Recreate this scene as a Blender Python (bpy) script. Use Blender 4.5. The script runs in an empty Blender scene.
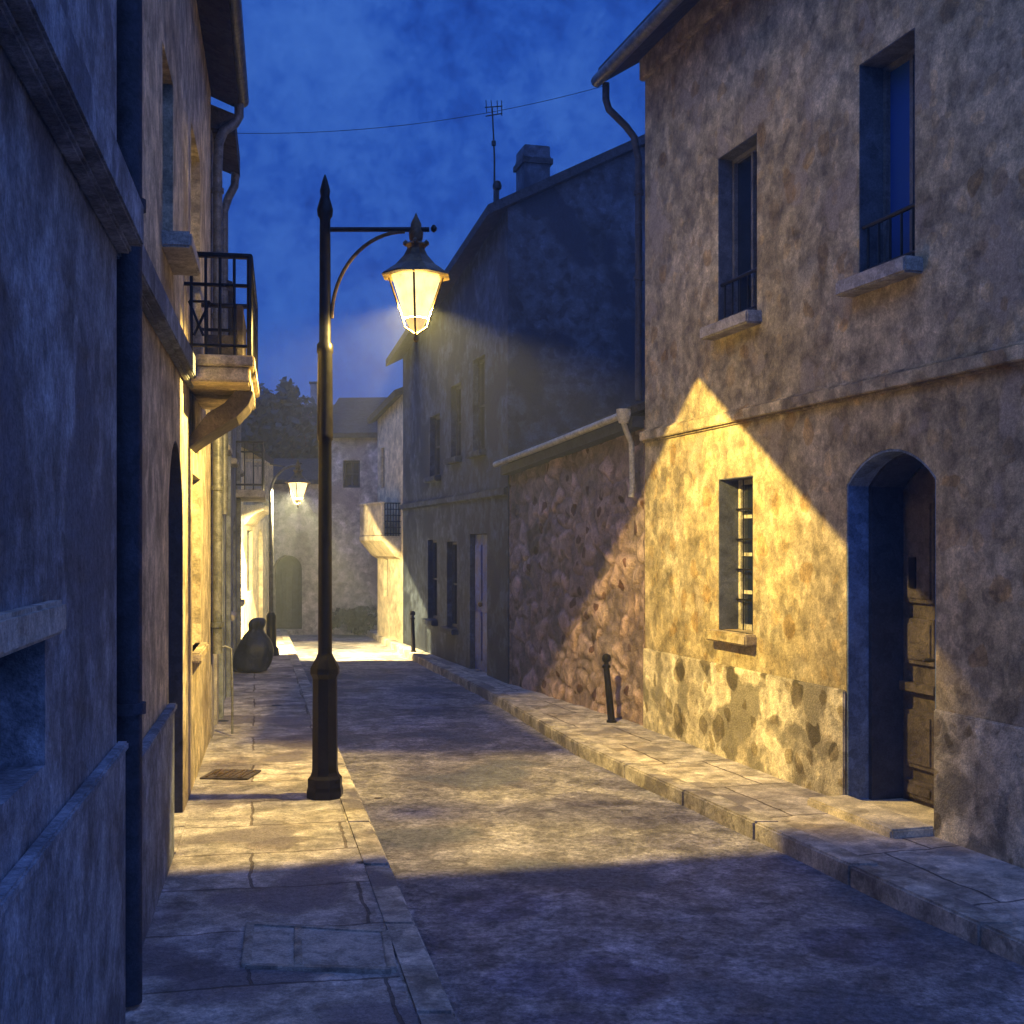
import bpy, bmesh, math, random
from mathutils import Vector, Matrix, noise as mnoise
random.seed(7)
R = math.radians
S = bpy.context.scene
COL = S.collection
F = 1200.0      # focal length in pixels
EYE = 1.7
HY = 545.0      # horizon row

# ------------------------------------------------------------------ camera
cam = bpy.data.cameras.new('camera'); camo = bpy.data.objects.new('camera', cam); COL.objects.link(camo)
camo.location = (0, 0, EYE); camo.rotation_euler = (R(90), 0, 0)
cam.sensor_width = 36; cam.lens = 36*F/1024; cam.shift_y = (HY-512)/1024
cam.clip_start = 0.05; cam.clip_end = 2000
S.camera = camo
S.view_settings.view_transform = 'Standard'; S.view_settings.look = 'None'
S.view_settings.exposure = 0; S.view_settings.gamma = 1
S.cycles.use_denoising = True
S.cycles.max_bounces = 4; S.cycles.diffuse_bounces = 1; S.cycles.glossy_bounces = 2
S.cycles.use_adaptive_sampling = True; S.cycles.adaptive_threshold = .03; S.cycles.volume_bounces = 0
S.cycles.volume_step_rate = 4
S.cycles.sample_clamp_indirect = 3

# ------------------------------------------------------------------ world: late dusk sky
w = bpy.data.worlds.new('World'); S.world = w; w.use_nodes = True
nt = w.node_tree; nt.nodes.clear()
def N(t, k, **kw):
    n = t.nodes.new(k)
    for a, b in kw.items():
        if a.startswith('i_'): n.inputs[a[2:].replace('_', ' ')].default_value = b
        else: setattr(n, a, b)
    return n
tc = N(nt, 'ShaderNodeTexCoord')
n1 = N(nt, 'ShaderNodeTexNoise', i_Scale=6.0, i_Detail=5.0, i_Roughness=.58, i_Distortion=.0)
n2 = N(nt, 'ShaderNodeTexNoise', i_Scale=46.0, i_Detail=4.0, i_Roughness=.7, i_Distortion=.0)
nt.links.new(tc.outputs['Generated'], n1.inputs['Vector']); nt.links.new(tc.outputs['Generated'], n2.inputs['Vector'])
mx = N(nt, 'ShaderNodeMath', operation='MULTIPLY_ADD'); mx.inputs[1].default_value = .38
nt.links.new(n2.outputs['Fac'], mx.inputs[0])
m2 = N(nt, 'ShaderNodeMath', operation='MULTIPLY'); m2.inputs[1].default_value = .62
nt.links.new(n1.outputs['Fac'], m2.inputs[0]); nt.links.new(m2.outputs[0], mx.inputs[2])
sep = N(nt, 'ShaderNodeSeparateXYZ'); nt.links.new(tc.outputs['Generated'], sep.inputs[0])
# a little lighter towards the horizon
grad = N(nt, 'ShaderNodeMapRange'); grad.inputs['From Min'].default_value = 0; grad.inputs['From Max'].default_value = .5
grad.inputs['To Min'].default_value = .09; grad.inputs['To Max'].default_value = -.03
nt.links.new(sep.outputs['Z'], grad.inputs['Value'])
ad = N(nt, 'ShaderNodeMath', operation='ADD'); nt.links.new(mx.outputs[0], ad.inputs[0]); nt.links.new(grad.outputs[0], ad.inputs[1])
ramp = N(nt, 'ShaderNodeValToRGB'); nt.links.new(ad.outputs[0], ramp.inputs[0])
e = ramp.color_ramp.elements
e[0].position = .36; e[0].color = (.006, .036, .27, 1)
e[1].position = .68; e[1].color = (.045, .15, .56, 1)
x = e.new(.48); x.color = (.015, .078, .43, 1)
x = e.new(.56); x.color = (.030, .115, .50, 1)
# sky brightened behind the camera and overhead, added as blue fill light
rear_fill = N(nt, 'ShaderNodeMapRange', interpolation_type='SMOOTHSTEP'); rear_fill.inputs['From Min'].default_value = .15; rear_fill.inputs['From Max'].default_value = -.7
rear_fill.inputs['To Min'].default_value = 0; rear_fill.inputs['To Max'].default_value = 1
nt.links.new(sep.outputs['Y'], rear_fill.inputs['Value'])
zn = N(nt, 'ShaderNodeMapRange', interpolation_type='SMOOTHSTEP'); zn.inputs['From Min'].default_value = .46; zn.inputs['From Max'].default_value = .8
nt.links.new(sep.outputs['Z'], zn.inputs['Value'])
mxw = N(nt, 'ShaderNodeMath', operation='MAXIMUM'); nt.links.new(rear_fill.outputs[0], mxw.inputs[0]); nt.links.new(zn.outputs[0], mxw.inputs[1])
mixw = N(nt, 'ShaderNodeMix', data_type='RGBA')
nt.links.new(mxw.outputs[0], mixw.inputs['Factor']); nt.links.new(ramp.outputs[0], mixw.inputs[6])
mixw.inputs[7].default_value = (.19, .36, 1.18, 1)
bg = N(nt, 'ShaderNodeBackground'); bg.inputs['Strength'].default_value = 1.0
nt.links.new(mixw.outputs[2], bg.inputs['Color'])
wo = N(nt, 'ShaderNodeOutputWorld'); nt.links.new(bg.outputs[0], wo.inputs['Surface'])

# faint moon-like skylight from behind
sl = bpy.data.lights.new('sun', 'SUN'); sl.energy = .30; sl.angle = R(25); sl.color = (.22, .42, 1)
so = bpy.data.objects.new('sun', sl); COL.objects.link(so); so.rotation_euler = (R(52), 0, R(-38))

WARM = (1.0, .70, .195)
def lamp_light(kind, name, loc, energy, color=WARM, size=.04, spot=None, blend=.1, aim=None, scale=None, rot=None):
    l = bpy.data.lights.new(name, kind); l.energy = energy; l.color = color; l.shadow_soft_size = size
    if kind == 'SPOT': l.spot_size = R(spot); l.spot_blend = blend
    o = bpy.data.objects.new(name, l); COL.objects.link(o); o.location = loc
    if aim is not None:
        o.rotation_euler = (Vector(aim)-Vector(loc)).to_track_quat('-Z', 'Y').to_euler()
    if scale: o.scale = scale
    if rot: o.rotation_euler = tuple(R(v) for v in rot)
    return o

# ------------------------------------------------------------------ materials
def mat_base(name):
    m = bpy.data.materials.new(name); m.use_nodes = True
    t = m.node_tree; b = t.nodes['Principled BSDF']
    return m, t, b
def rampn(t, stops, src=None):
    r = N(t, 'ShaderNodeValToRGB'); el = r.color_ramp.elements
    el[0].position, el[0].color = stops[0][0], (*stops[0][1], 1)
    el[1].position, el[1].color = stops[-1][0], (*stops[-1][1], 1)
    for p, c in stops[1:-1]:
        q = el.new(p); q.color = (*c, 1)
    if src is not None: t.links.new(src, r.inputs[0])
    return r
def mul(t, a, b, fac=1.0, mode='MULTIPLY'):
    m = N(t, 'ShaderNodeMix', data_type='RGBA', blend_type=mode)
    if isinstance(fac, (int, float)): m.inputs['Factor'].default_value = fac
    else: t.links.new(fac, m.inputs['Factor'])
    for s, v in ((6, a), (7, b)):
        if isinstance(v, tuple): m.inputs[s].default_value = (*v, 1)
        else: t.links.new(v, m.inputs[s])
    return m.outputs[2]

def mottled(name, cols, scale=.9, rough=.9, bump=.25, cell=9.0, cellamt=.22, patches=None, pscale=1.6, pth=.56, psoft=.05,
            joints=None, stones=None, spots=None, metal=0.0, spec=.3, grain=True, rotz=0, seed=0.0, attr=None, blobs=None, grit=0):
    """weathered surface: broad washes of colour, blotches, stains with an edge"""
    m, t, b = mat_base(name)
    g = N(t, 'ShaderNodeNewGeometry')
    mp = N(t, 'ShaderNodeMapping'); mp.inputs['Rotation'].default_value = (0, 0, rotz); mp.inputs['Location'].default_value = (seed, seed*.7, seed*.3)
    t.links.new(g.outputs['Position'], mp.inputs['Vector']); P = mp.outputs[0]
    # wobble the coordinates
    wn = N(t, 'ShaderNodeTexNoise', i_Scale=5.0, i_Detail=2.0); t.links.new(P, wn.inputs['Vector'])
    wv = N(t, 'ShaderNodeVectorMath', operation='SCALE'); wv.inputs['Scale'].default_value = .16; t.links.new(wn.outputs['Color'], wv.inputs[0])
    wa = N(t, 'ShaderNodeVectorMath', operation='ADD'); t.links.new(P, wa.inputs[0]); t.links.new(wv.outputs[0], wa.inputs[1]); PW = wa.outputs[0]
    a = N(t, 'ShaderNodeTexNoise', i_Scale=scale, i_Detail=5.0, i_Roughness=.60, i_Distortion=.15); t.links.new(P, a.inputs['Vector'])
    k = len(cols)
    base = rampn(t, [(.33+.36*i/(k-1), c) for i, c in enumerate(cols)], a.outputs['Fac']).outputs[0]
    # blotches
    vo = N(t, 'ShaderNodeTexVoronoi', feature='SMOOTH_F1', i_Scale=cell*1.5, i_Smoothness=.2, i_Detail=1.0); t.links.new(PW, vo.inputs['Vector'])
    sv = N(t, 'ShaderNodeSeparateColor'); t.links.new(vo.outputs['Color'], sv.inputs[0])
    r = rampn(t, [(0.0, (1-cellamt*1.5,)*3), (1.0, (1+cellamt,)*3)], sv.outputs[0])
    base = mul(t, base, r.outputs[0])
    mid = N(t, 'ShaderNodeTexNoise', i_Scale=5.0, i_Detail=5.0, i_Roughness=.68); t.links.new(P, mid.inputs['Vector'])
    r = rampn(t, [(.30, (.56,)*3), (.70, (1.40,)*3)], mid.outputs['Fac']); base = mul(t, base, r.outputs[0])
    r = rampn(t, [(.36, (1.22,)*3), (.64, (.72,)*3)], a.outputs['Fac']); base = mul(t, base, r.outputs[0], .8)
    height = mid.outputs['Fac']
    if patches:
        pn = N(t, 'ShaderNodeTexNoise', i_Scale=pscale, i_Detail=2.0, i_Roughness=.45, i_Distortion=.0); t.links.new(PW, pn.inputs['Vector'])
        f = rampn(t, [(pth, (0, 0, 0)), (pth+psoft, (1, 1, 1))], pn.outputs['Fac'])
        base = mul(t, base, patches, f.outputs[0], 'MIX')
        ed = rampn(t, [(pth-.02, (1, 1, 1)), (pth+.006, (.84, .82, .80)), (pth+.05, (1, 1, 1))], pn.outputs['Fac'])
        base = mul(t, base, ed.outputs[0])
        r2 = rampn(t, [(.32, (.7,)*3), (.68, (1.25,)*3)], mid.outputs['Fac']); base = mul(t, base, r2.outputs[0], .7)
    if stones:
        sc, jc, jw = stones
        v2 = N(t, 'ShaderNodeTexVoronoi', feature='DISTANCE_TO_EDGE', i_Scale=sc); t.links.new(PW, v2.inputs['Vector'])
        v3 = N(t, 'ShaderNodeTexVoronoi', feature='F1', i_Scale=sc); t.links.new(PW, v3.inputs['Vector'])
        s3 = N(t, 'ShaderNodeSeparateColor'); t.links.new(v3.outputs['Color'], s3.inputs[0])
        r = rampn(t, [(0, (.45, .36, .30)), (.12, (.5, .42, .4)), (.3, (.9, .82, .8)), (.7, (1.05, 1.0, .98)), (1, (1.5, 1.4, 1.35))], s3.outputs[0]); base = mul(t, base, r.outputs[0])
        jr = rampn(t, [(0, (1, 1, 1)), (jw, (0, 0, 0))], v2.outputs['Distance'])
        base = mul(t, base, jc, jr.outputs[0], 'MIX')
        hr = rampn(t, [(0, (0, 0, 0)), (jw*3, (1, 1, 1))], v2.outputs['Distance'])
        hm = N(t, 'ShaderNodeMath', operation='ADD'); t.links.new(hr.outputs[0], hm.inputs[0]); t.links.new(mid.outputs['Fac'], hm.inputs[1]); height = hm.outputs[0]
    if joints:
        bw, bh, jc = joints
        mj = N(t, 'ShaderNodeVectorMath', operation='MULTIPLY_ADD'); mj.inputs[1].default_value = (.06, .06, .06)
        t.links.new(wn.outputs['Color'], mj.inputs[0]); t.links.new(P, mj.inputs[2])
        br = N(t, 'ShaderNodeTexBrick', offset=.5); t.links.new(mj.outputs[0], br.inputs['Vector'])
        br.inputs['Scale'].default_value = 1; br.inputs['Brick Width'].default_value = bw; br.inputs['Row Height'].default_value = bh
        br.inputs['Mortar Size'].default_value = .009; br.inputs['Mortar Smooth'].default_value = .3
        br.inputs['Color1'].default_value = (.82, .82, .84, 1); br.inputs['Color2'].default_value = (1.15, 1.12, 1.08, 1); br.inputs['Mortar'].default_value = (*jc, 1)
        base = mul(t, base, br.outputs['Color'])
        inv = N(t, 'ShaderNodeMath', operation='MULTIPLY_ADD'); inv.inputs[1].default_value = -1.2
        t.links.new(br.outputs['Fac'], inv.inputs[0]); t.links.new(height, inv.inputs[2]); height = inv.outputs[0]
    if blobs:
        for (sc, th, bc, fr) in blobs:
            vb = N(t, 'ShaderNodeTexVoronoi', feature='F1', i_Scale=sc); t.links.new(PW, vb.inputs['Vector'])
            f1 = rampn(t, [(th, (1, 1, 1)), (th+.05, (0, 0, 0))], vb.outputs['Distance'])
            sb_ = N(t, 'ShaderNodeSeparateColor'); t.links.new(vb.outputs['Color'], sb_.inputs[0])
            f2 = rampn(t, [(fr, (1, 1, 1)), (fr+.12, (0, 0, 0))], sb_.outputs[1])
            mm = N(t, 'ShaderNodeMath', operation='MULTIPLY'); t.links.new(f1.outputs[0], mm.inputs[0]); t.links.new(f2.outputs[0], mm.inputs[1])
            base = mul(t, base, bc, mm.outputs[0])
    if attr:
        an_ = N(t, 'ShaderNodeAttribute', attribute_name=attr)
        base = mul(t, base, an_.outputs['Color'])
    if spots:
        v4 = N(t, 'ShaderNodeTexVoronoi', feature='F1', i_Scale=spots[0], i_Randomness=1.0); t.links.new(PW, v4.inputs['Vector'])
        f = rampn(t, [(spots[1], (1, 1, 1)), (spots[1]+.01, (0, 0, 0))], v4.outputs['Distance'])
        base = mul(t, base, spots[2], f.outputs[0], 'MIX')
    if grit:
        gg = N(t, 'ShaderNodeTexNoise', i_Scale=26.0, i_Detail=4.0, i_Roughness=.75); t.links.new(P, gg.inputs['Vector'])
        r = rampn(t, [(.36, (1-grit,)*3), (.5, (1,)*3), (.66, (1+grit,)*3)], gg.outputs['Fac']); base = mul(t, base, r.outputs[0])
        hg = N(t, 'ShaderNodeMath', operation='MULTIPLY_ADD'); hg.inputs[1].default_value = .45
        t.links.new(gg.outputs['Fac'], hg.inputs[0]); t.links.new(height, hg.inputs[2]); height = hg.outputs[0]
    if grain:
        gn = N(t, 'ShaderNodeTexNoise', i_Scale=70.0, i_Detail=2.0, i_Roughness=.8); t.links.new(P, gn.inputs['Vector'])
        r = rampn(t, [(.35, (.76,)*3), (.65, (1.20,)*3)], gn.outputs['Fac']); base = mul(t, base, r.outputs[0])
        ha = N(t, 'ShaderNodeMath', operation='MULTIPLY_ADD'); ha.inputs[1].default_value = .22
        t.links.new(gn.outputs['Fac'], ha.inputs[0]); t.links.new(height, ha.inputs[2]); height = ha.outputs[0]
    t.links.new(base, b.inputs['Base Color'])
    rr = rampn(t, [(.3, (max(rough-.12, 0),)*3), (.7, (min(rough+.08, 1),)*3)], mid.outputs['Fac']); t.links.new(rr.outputs[0], b.inputs['Roughness'])
    b.inputs['Metallic'].default_value = metal
    b.inputs['Specular IOR Level'].default_value = spec
    if bump:
        bp = N(t, 'ShaderNodeBump', i_Strength=min(bump*2, 1.0), i_Distance=.02*bump*4); t.links.new(height, bp.inputs['Height']); t.links.new(bp.outputs[0], b.inputs['Normal'])
    return m

M = {}
M['ochre'] = mottled('ochre_plaster', grit=.15, cols= [(.33, .27, .165), (.44, .365, .225), (.41, .33, .18), (.52, .445, .29)], scale=.8, bump=.3, cell=7, cellamt=.2, patches=(.40, .33, .22), pscale=2.4, pth=.61, blobs=[(4.6, .38, (.86, .74, .56), .13), (8, .4, (1.12, 1.04, .9), .2)])
M['stone_base'] = mottled('stone_base', [(.46, .39, .27), (.60, .53, .38), (.50, .42, .28)], scale=1.2, bump=.45, cell=5, cellamt=.25, patches=(.27, .24, .17), pscale=3.0, pth=.57, psoft=.05, blobs=[(4.2, .40, (.42, .40, .34), .22), (7.5, .40, (.6, .56, .46), .2)])
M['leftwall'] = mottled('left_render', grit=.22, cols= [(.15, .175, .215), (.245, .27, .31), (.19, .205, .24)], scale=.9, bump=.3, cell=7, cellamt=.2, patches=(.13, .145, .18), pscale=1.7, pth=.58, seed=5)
M['ochreleft'] = mottled('ochre_render', [(.38, .32, .22), (.54, .45, .30), (.46, .36, .22)], scale=.9, bump=.3, cell=7, cellamt=.2, patches=(.36, .29, .2), pscale=2, pth=.62, seed=9)
M['rubble'] = mottled('rubble_stone', [(.24, .17, .15), (.36, .26, .23), (.42, .32, .28)], scale=1.3, bump=.7, cell=6, cellamt=.25, seed=2, attr='stone', blobs=[(6.5, .38, (.35, .25, .2), .12)])
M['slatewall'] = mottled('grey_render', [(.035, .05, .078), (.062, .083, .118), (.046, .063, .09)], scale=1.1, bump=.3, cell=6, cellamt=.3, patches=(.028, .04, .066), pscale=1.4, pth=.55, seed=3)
M['greywall'] = mottled('pale_render', [(.30, .28, .27), (.42, .39, .37), (.36, .33, .31)], scale=.8, bump=.3, cell=5, cellamt=.22, patches=(.27, .24, .24), pscale=1.2, pth=.57, seed=4)
M['cream'] = mottled('cream_render', [(.55, .47, .31), (.68, .59, .40), (.60, .50, .32)], scale=1.1, bump=.25, cell=6, cellamt=.15, seed=6)
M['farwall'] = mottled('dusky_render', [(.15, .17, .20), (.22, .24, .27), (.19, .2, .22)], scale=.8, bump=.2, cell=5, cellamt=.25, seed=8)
M['roof'] = mottled('roof_tiles', [(.035, .033, .035), (.06, .055, .055), (.045, .042, .045)], scale=2, bump=.4, cell=14, cellamt=.4)
M['dim_roof'] = mottled('roof_slate', [(.022, .025, .032), (.04, .044, .055)], scale=2, bump=.4, cell=14, cellamt=.4)
M['lining'] = mottled('reveal_shade_tone', [(.055, .062, .08), (.10, .11, .135), (.075, .083, .105)], scale=2, rough=.85, bump=.2, cell=9, cellamt=.2)  # dark tone standing in for shade inside the window reveals
M['stone'] = mottled('cut_stone', [(.34, .31, .27), (.46, .42, .36), (.38, .34, .28)], scale=2.5, bump=.35, cell=10, cellamt=.2, seed=1)
M['iron'] = mottled('black_iron', [(.005, .005, .006), (.011, .010, .010), (.007, .007, .008)], scale=5, rough=.38, bump=.04, cell=20, cellamt=.3, spec=.22)
M['brass'] = mottled('aged_bronze', [(.07, .045, .016), (.13, .085, .03), (.09, .055, .02)], scale=9, rough=.5, bump=.2, cell=20, cellamt=.3, metal=.4, spec=.5)
M['pipe'] = mottled('zinc_pipe', [(.10, .11, .12), (.17, .17, .17), (.13, .14, .15)], scale=5, rough=.5, bump=.15, cell=14, cellamt=.25, metal=.3)
M['gutter'] = mottled('pale_gutter', [(.42, .39, .30), (.55, .52, .42), (.46, .43, .33)], scale=5, rough=.6, bump=.15, cell=14, cellamt=.2)
M['doorwood'] = mottled('door_wood', [(.05, .04, .035), (.095, .077, .066), (.066, .054, .046)], scale=2.5, rough=.7, bump=.35, cell=10, cellamt=.25)
M['bluewood'] = mottled('blue_wood', [(.012, .055, .26), (.022, .085, .38), (.016, .07, .32)], scale=2.5, rough=.65, bump=.2, cell=10, cellamt=.25)
M['bluereveal'] = mottled('blue_paint', [(.12, .17, .26), (.18, .24, .34), (.14, .19, .29)], scale=1.6, rough=.85, bump=.25, cell=9, cellamt=.25)
M['darkwood'] = mottled('dark_wood', [(.025, .03, .045), (.05, .055, .075)], scale=2.5, rough=.7, bump=.3, cell=10, cellamt=.25)
M['frame'] = mottled('window_frame', [(.10, .10, .11), (.16, .155, .15)], scale=4, rough=.6, bump=.1, cell=14, cellamt=.2)
M['paleframe'] = mottled('pale_frame', [(.40, .37, .28), (.52, .48, .37)], scale=4, rough=.6, bump=.1, cell=14, cellamt=.2)
M['pave'] = mottled('paving', [(.31, .29, .28), (.46, .43, .39), (.40, .36, .31), (.51, .48, .43)], scale=1.1, rough=.78, bump=.35, cell=6, cellamt=.2, patches=(.24, .215, .215), pscale=1.3, pth=.555,
                    joints=(1.05, .68, (.40, .36, .33)), spots=(1.15, .085, (.03, .035, .05)), rotz=R(-12), spec=.4, grit=.25, blobs=[(2.6, .42, (.72, .70, .74), .25)])
M['paver'] = mottled('flagstones', [(.32, .29, .26), (.46, .42, .36), (.40, .34, .26)], scale=1.3, rough=.78, bump=.35, cell=6, cellamt=.22, patches=(.25, .23, .22), pscale=1.5, pth=.57,
                     joints=(.62, .95, (.30, .27, .25)), rotz=R(-17.4), spec=.4, seed=1.3)
M['road'] = mottled('road', [(.20, .195, .21), (.30, .28, .285), (.25, .235, .235), (.36, .335, .325)], scale=.7, rough=.74, bump=.6, cell=7, cellamt=.25, patches=(.15, .155, .175), pscale=.8, pth=.57,
                    spots=(1.6, .05, (.05, .04, .035)), spec=.4, seed=.6, grit=.45, blobs=[(1.7, .45, (.70, .70, .80), .3), (5, .4, (.8, .8, .82), .3)])
M['kerb'] = mottled('kerb_stone', [(.30, .27, .23), (.44, .40, .33), (.36, .31, .24)], scale=2, rough=.8, bump=.35, cell=8, cellamt=.25, patches=(.2, .18, .17), pscale=2.2, pth=.58)
M['ground'] = mottled('earth', [(.10, .09, .08), (.16, .14, .12)], scale=.5, bump=.3, cell=3)
M['sack'] = mottled('sack_cloth', [(.007, .011, .026), (.016, .023, .05)], scale=6, rough=.45, bump=.4, cell=12, cellamt=.3, spec=.5)
M['bark'] = mottled('bark', [(.05, .04, .03), (.09, .07, .055)], scale=6, bump=.6)
def leafmat(name, c):
    m, t, b = mat_base(name)
    oi = N(t, 'ShaderNodeNewGeometry')
    n = N(t, 'ShaderNodeTexNoise', i_Scale=2.2, i_Detail=4.0); t.links.new(oi.outputs['Position'], n.inputs['Vector'])
    r = rampn(t, [(.35, tuple(v*.45 for v in c)), (.65, tuple(v*1.5 for v in c))], n.outputs['Fac'])
    t.links.new(r.outputs[0], b.inputs['Base Color']); b.inputs['Roughness'].default_value = .7
    return m
M['leaf'] = leafmat('dark_leaf', (.018, .042, .040)); M['shrub'] = leafmat('shrub_leaf', (.03, .032, .022))
def glass(name, c, rough=.12):
    m, t, b = mat_base(name); b.inputs['Base Color'].default_value = (*c, 1); b.inputs['Roughness'].default_value = rough
    g = N(t, 'ShaderNodeNewGeometry'); n = N(t, 'ShaderNodeTexNoise', i_Scale=3.5, i_Detail=4.0); t.links.new(g.outputs['Position'], n.inputs['Vector'])
    bp = N(t, 'ShaderNodeBump', i_Strength=.25, i_Distance=.01); t.links.new(n.outputs['Fac'], bp.inputs['Height']); t.links.new(bp.outputs[0], b.inputs['Normal'])
    b.inputs['Specular IOR Level'].default_value = .8
    return m
M['glass'] = glass('dark_glass', (.006, .012, .03)); M['skyglass'] = glass('sky_painted_glass', (.015, .06, .28), .25)  # second glass has the sky's blue reflection painted into its colour
def emis(name, c, s):
    m, t, b = mat_base(name); b.inputs['Base Color'].default_value = (.8, .7, .5, 1)
    b.inputs['Emission Color'].default_value = (*c, 1)
    g = N(t, 'ShaderNodeNewGeometry'); n = N(t, 'ShaderNodeTexNoise', i_Scale=9.0, i_Detail=4.0); t.links.new(g.outputs['Position'], n.inputs['Vector'])
    q = N(t, 'ShaderNodeMapRange'); q.inputs['From Min'].default_value = .3; q.inputs['From Max'].default_value = .7; q.inputs['To Min'].default_value = s*.62; q.inputs['To Max'].default_value = s*1.3
    t.links.new(n.outputs['Fac'], q.inputs['Value']); t.links.new(q.outputs[0], b.inputs['Emission Strength'])
    return m
M['glow'] = emis('lit_glass', (1, .80, .33), 1.6)
M['glowfar'] = emis('lit_glass_far', (1, .85, .45), 1.6)
M['bottomglass'] = emis('lit_glass_bottom', (1, .66, .2), .8)

# ------------------------------------------------------------------ mesh builder
class MB:
    def __init__(s): s.v = []; s.f = []
    def add(s, vs, fs):
        o = len(s.v); s.v += [tuple(v) for v in vs]; s.f += [tuple(i+o for i in f) for f in fs]; return s
    def quad(s, a, b, c, d): return s.add([a, b, c, d], [(0, 1, 2, 3)])
    def hexa(s, p):  # p: 4 bottom, 4 top
        return s.add(p, [(0, 3, 2, 1), (4, 5, 6, 7), (0, 1, 5, 4), (1, 2, 6, 5), (2, 3, 7, 6), (3, 0, 4, 7)])
    def box(s, c, d, rz=0):
        hx, hy, hz = d[0]/2, d[1]/2, d[2]/2; cr, sr = math.cos(rz), math.sin(rz)
        P = []
        for z in (-hz, hz):
            for x, y in ((-hx, -hy), (hx, -hy), (hx, hy), (-hx, hy)):
                P.append((c[0]+x*cr-y*sr, c[1]+x*sr+y*cr, c[2]+z))
        return s.hexa(P)
    def tube(s, pts, r, n=10, caps=True):
        pts = [Vector(p) for p in pts]; rs = r if isinstance(r, (list, tuple)) else [r]*len(pts)
        up = None; rings = []
        for i, p in enumerate(pts):
            d = (pts[min(i+1, len(pts)-1)]-pts[max(i-1, 0)]).normalized()
            if up is None: up = Vector((0, 0, 1)) if abs(d.z) < .9 else Vector((1, 0, 0))
            a = d.cross(up).normalized(); b = a.cross(d).normalized(); up = b
            rings.append([p+rs[i]*(a*math.cos(2*math.pi*k/n)+b*math.sin(2*math.pi*k/n)) for k in range(n)])
        V = [v for g in rings for v in g]; Fc = []
        for i in range(len(pts)-1):
            for k in range(n):
                Fc.append((i*n+k, i*n+(k+1) % n, (i+1)*n+(k+1) % n, (i+1)*n+k))
        if caps: Fc.append(tuple(range(n))[::-1]); Fc.append(tuple((len(pts)-1)*n+k for k in range(n)))
        return s.add(V, Fc)
    def lathe(s, c, prof, n=16, rot=0):
        V = []; Fc = []
        for r, z in prof:
            for k in range(n):
                a = 2*math.pi*k/n+rot; V.append((c[0]+r*math.cos(a), c[1]+r*math.sin(a), c[2]+z))
        m = len(prof)
        for i in range(m-1):
            for k in range(n): Fc.append((i*n+k, i*n+(k+1) % n, (i+1)*n+(k+1) % n, (i+1)*n+k))
        Fc.append(tuple(range(n))[::-1]); Fc.append(tuple((m-1)*n+k for k in range(n)))
        return s.add(V, Fc)
    def build(s, name, mat, parent=None, smooth=False, base=None, bevel=0):
        off = Vector(base) if base is not None else Vector((0, 0, 0))
        q = parent
        while q is not None: off = off+q.location; q = q.parent
        me = bpy.data.meshes.new(name)
        me.from_pydata([tuple(Vector(v)-off) for v in s.v], [], s.f)
        bm = bmesh.new(); bm.from_mesh(me); bmesh.ops.recalc_face_normals(bm, faces=bm.faces)
        if bevel:
            bmesh.ops.remove_doubles(bm, verts=bm.verts, dist=1e-5)
            bmesh.ops.bevel(bm, geom=[e for e in bm.edges if e.is_manifold and e.calc_face_angle(0) > .5], offset=bevel, segments=2, affect='EDGES', clamp_overlap=True)
        bm.to_mesh(me); bm.free()
        me.materials.append(M[mat] if isinstance(mat, str) else mat)
        if smooth:
            for p in me.polygons: p.use_smooth = True
            try: me.set_sharp_from_angle(angle=R(40))
            except Exception: pass
        o = bpy.data.objects.new(name, me); COL.objects.link(o)
        if base is not None: o.location = base
        if parent: o.parent = parent
        return o
def tag(o, label=None, cat=None, group=None, kind=None):
    if label: o['label'] = label
    if cat: o['category'] = cat
    if group: o['group'] = group
    if kind: o['kind'] = kind
    return o
def empty(name, loc, label, cat, group=None):
    o = bpy.data.objects.new(name, None); COL.objects.link(o); o.location = loc; o.empty_display_size = .3
    return tag(o, label, cat, group)

# ------------------------------------------------------------------ facades
class Fac:
    """a straight wall from p0 to p1 (plan), street on the side of n"""
    def __init__(s, p0, p1, street):
        s.p0 = Vector(p0); s.p1 = Vector(p1); s.L = (s.p1-s.p0).length; s.u = (s.p1-s.p0)/s.L
        n = Vector((s.u.y, -s.u.x))
        if n.dot(Vector(street)-s.p0) < 0: n = -n
        s.n = n
    def pt(s, a, z, o=0.0):
        q = s.p0+s.u*a+s.n*o; return Vector((q.x, q.y, z))
    def at(s, px, py=None):
        k = (px-512)/F    # x = k*y
        a = (k*s.p0.y-s.p0.x)/(s.u.x-k*s.u.y); q = s.p0+s.u*a
        return (a, EYE+(HY-py)/F*q.y) if py is not None else a
    def box(s, mb, a0, a1, z0, z1, o0, o1):
        return mb.hexa([s.pt(a0, z0, o0), s.pt(a1, z0, o0), s.pt(a1, z0, o1), s.pt(a0, z0, o1),
                        s.pt(a0, z1, o0), s.pt(a1, z1, o0), s.pt(a1, z1, o1), s.pt(a0, z1, o1)])

def arch_pts(a0, a1, zs, rise, n=10):
    """points from a0 to a1 along a segmental arch that springs at zs"""
    w = (a1-a0)/2; r = (w*w+rise*rise)/(2*rise); c = (a0+a1)/2; out = []
    th = math.asin(min(1, w/r))
    if rise > w: th = math.pi-th
    for i in range(n+1):
        t = -th+2*th*i/n; out.append((c+r*math.sin(t), zs+rise-r+r*math.cos(t)))
    return out

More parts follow.
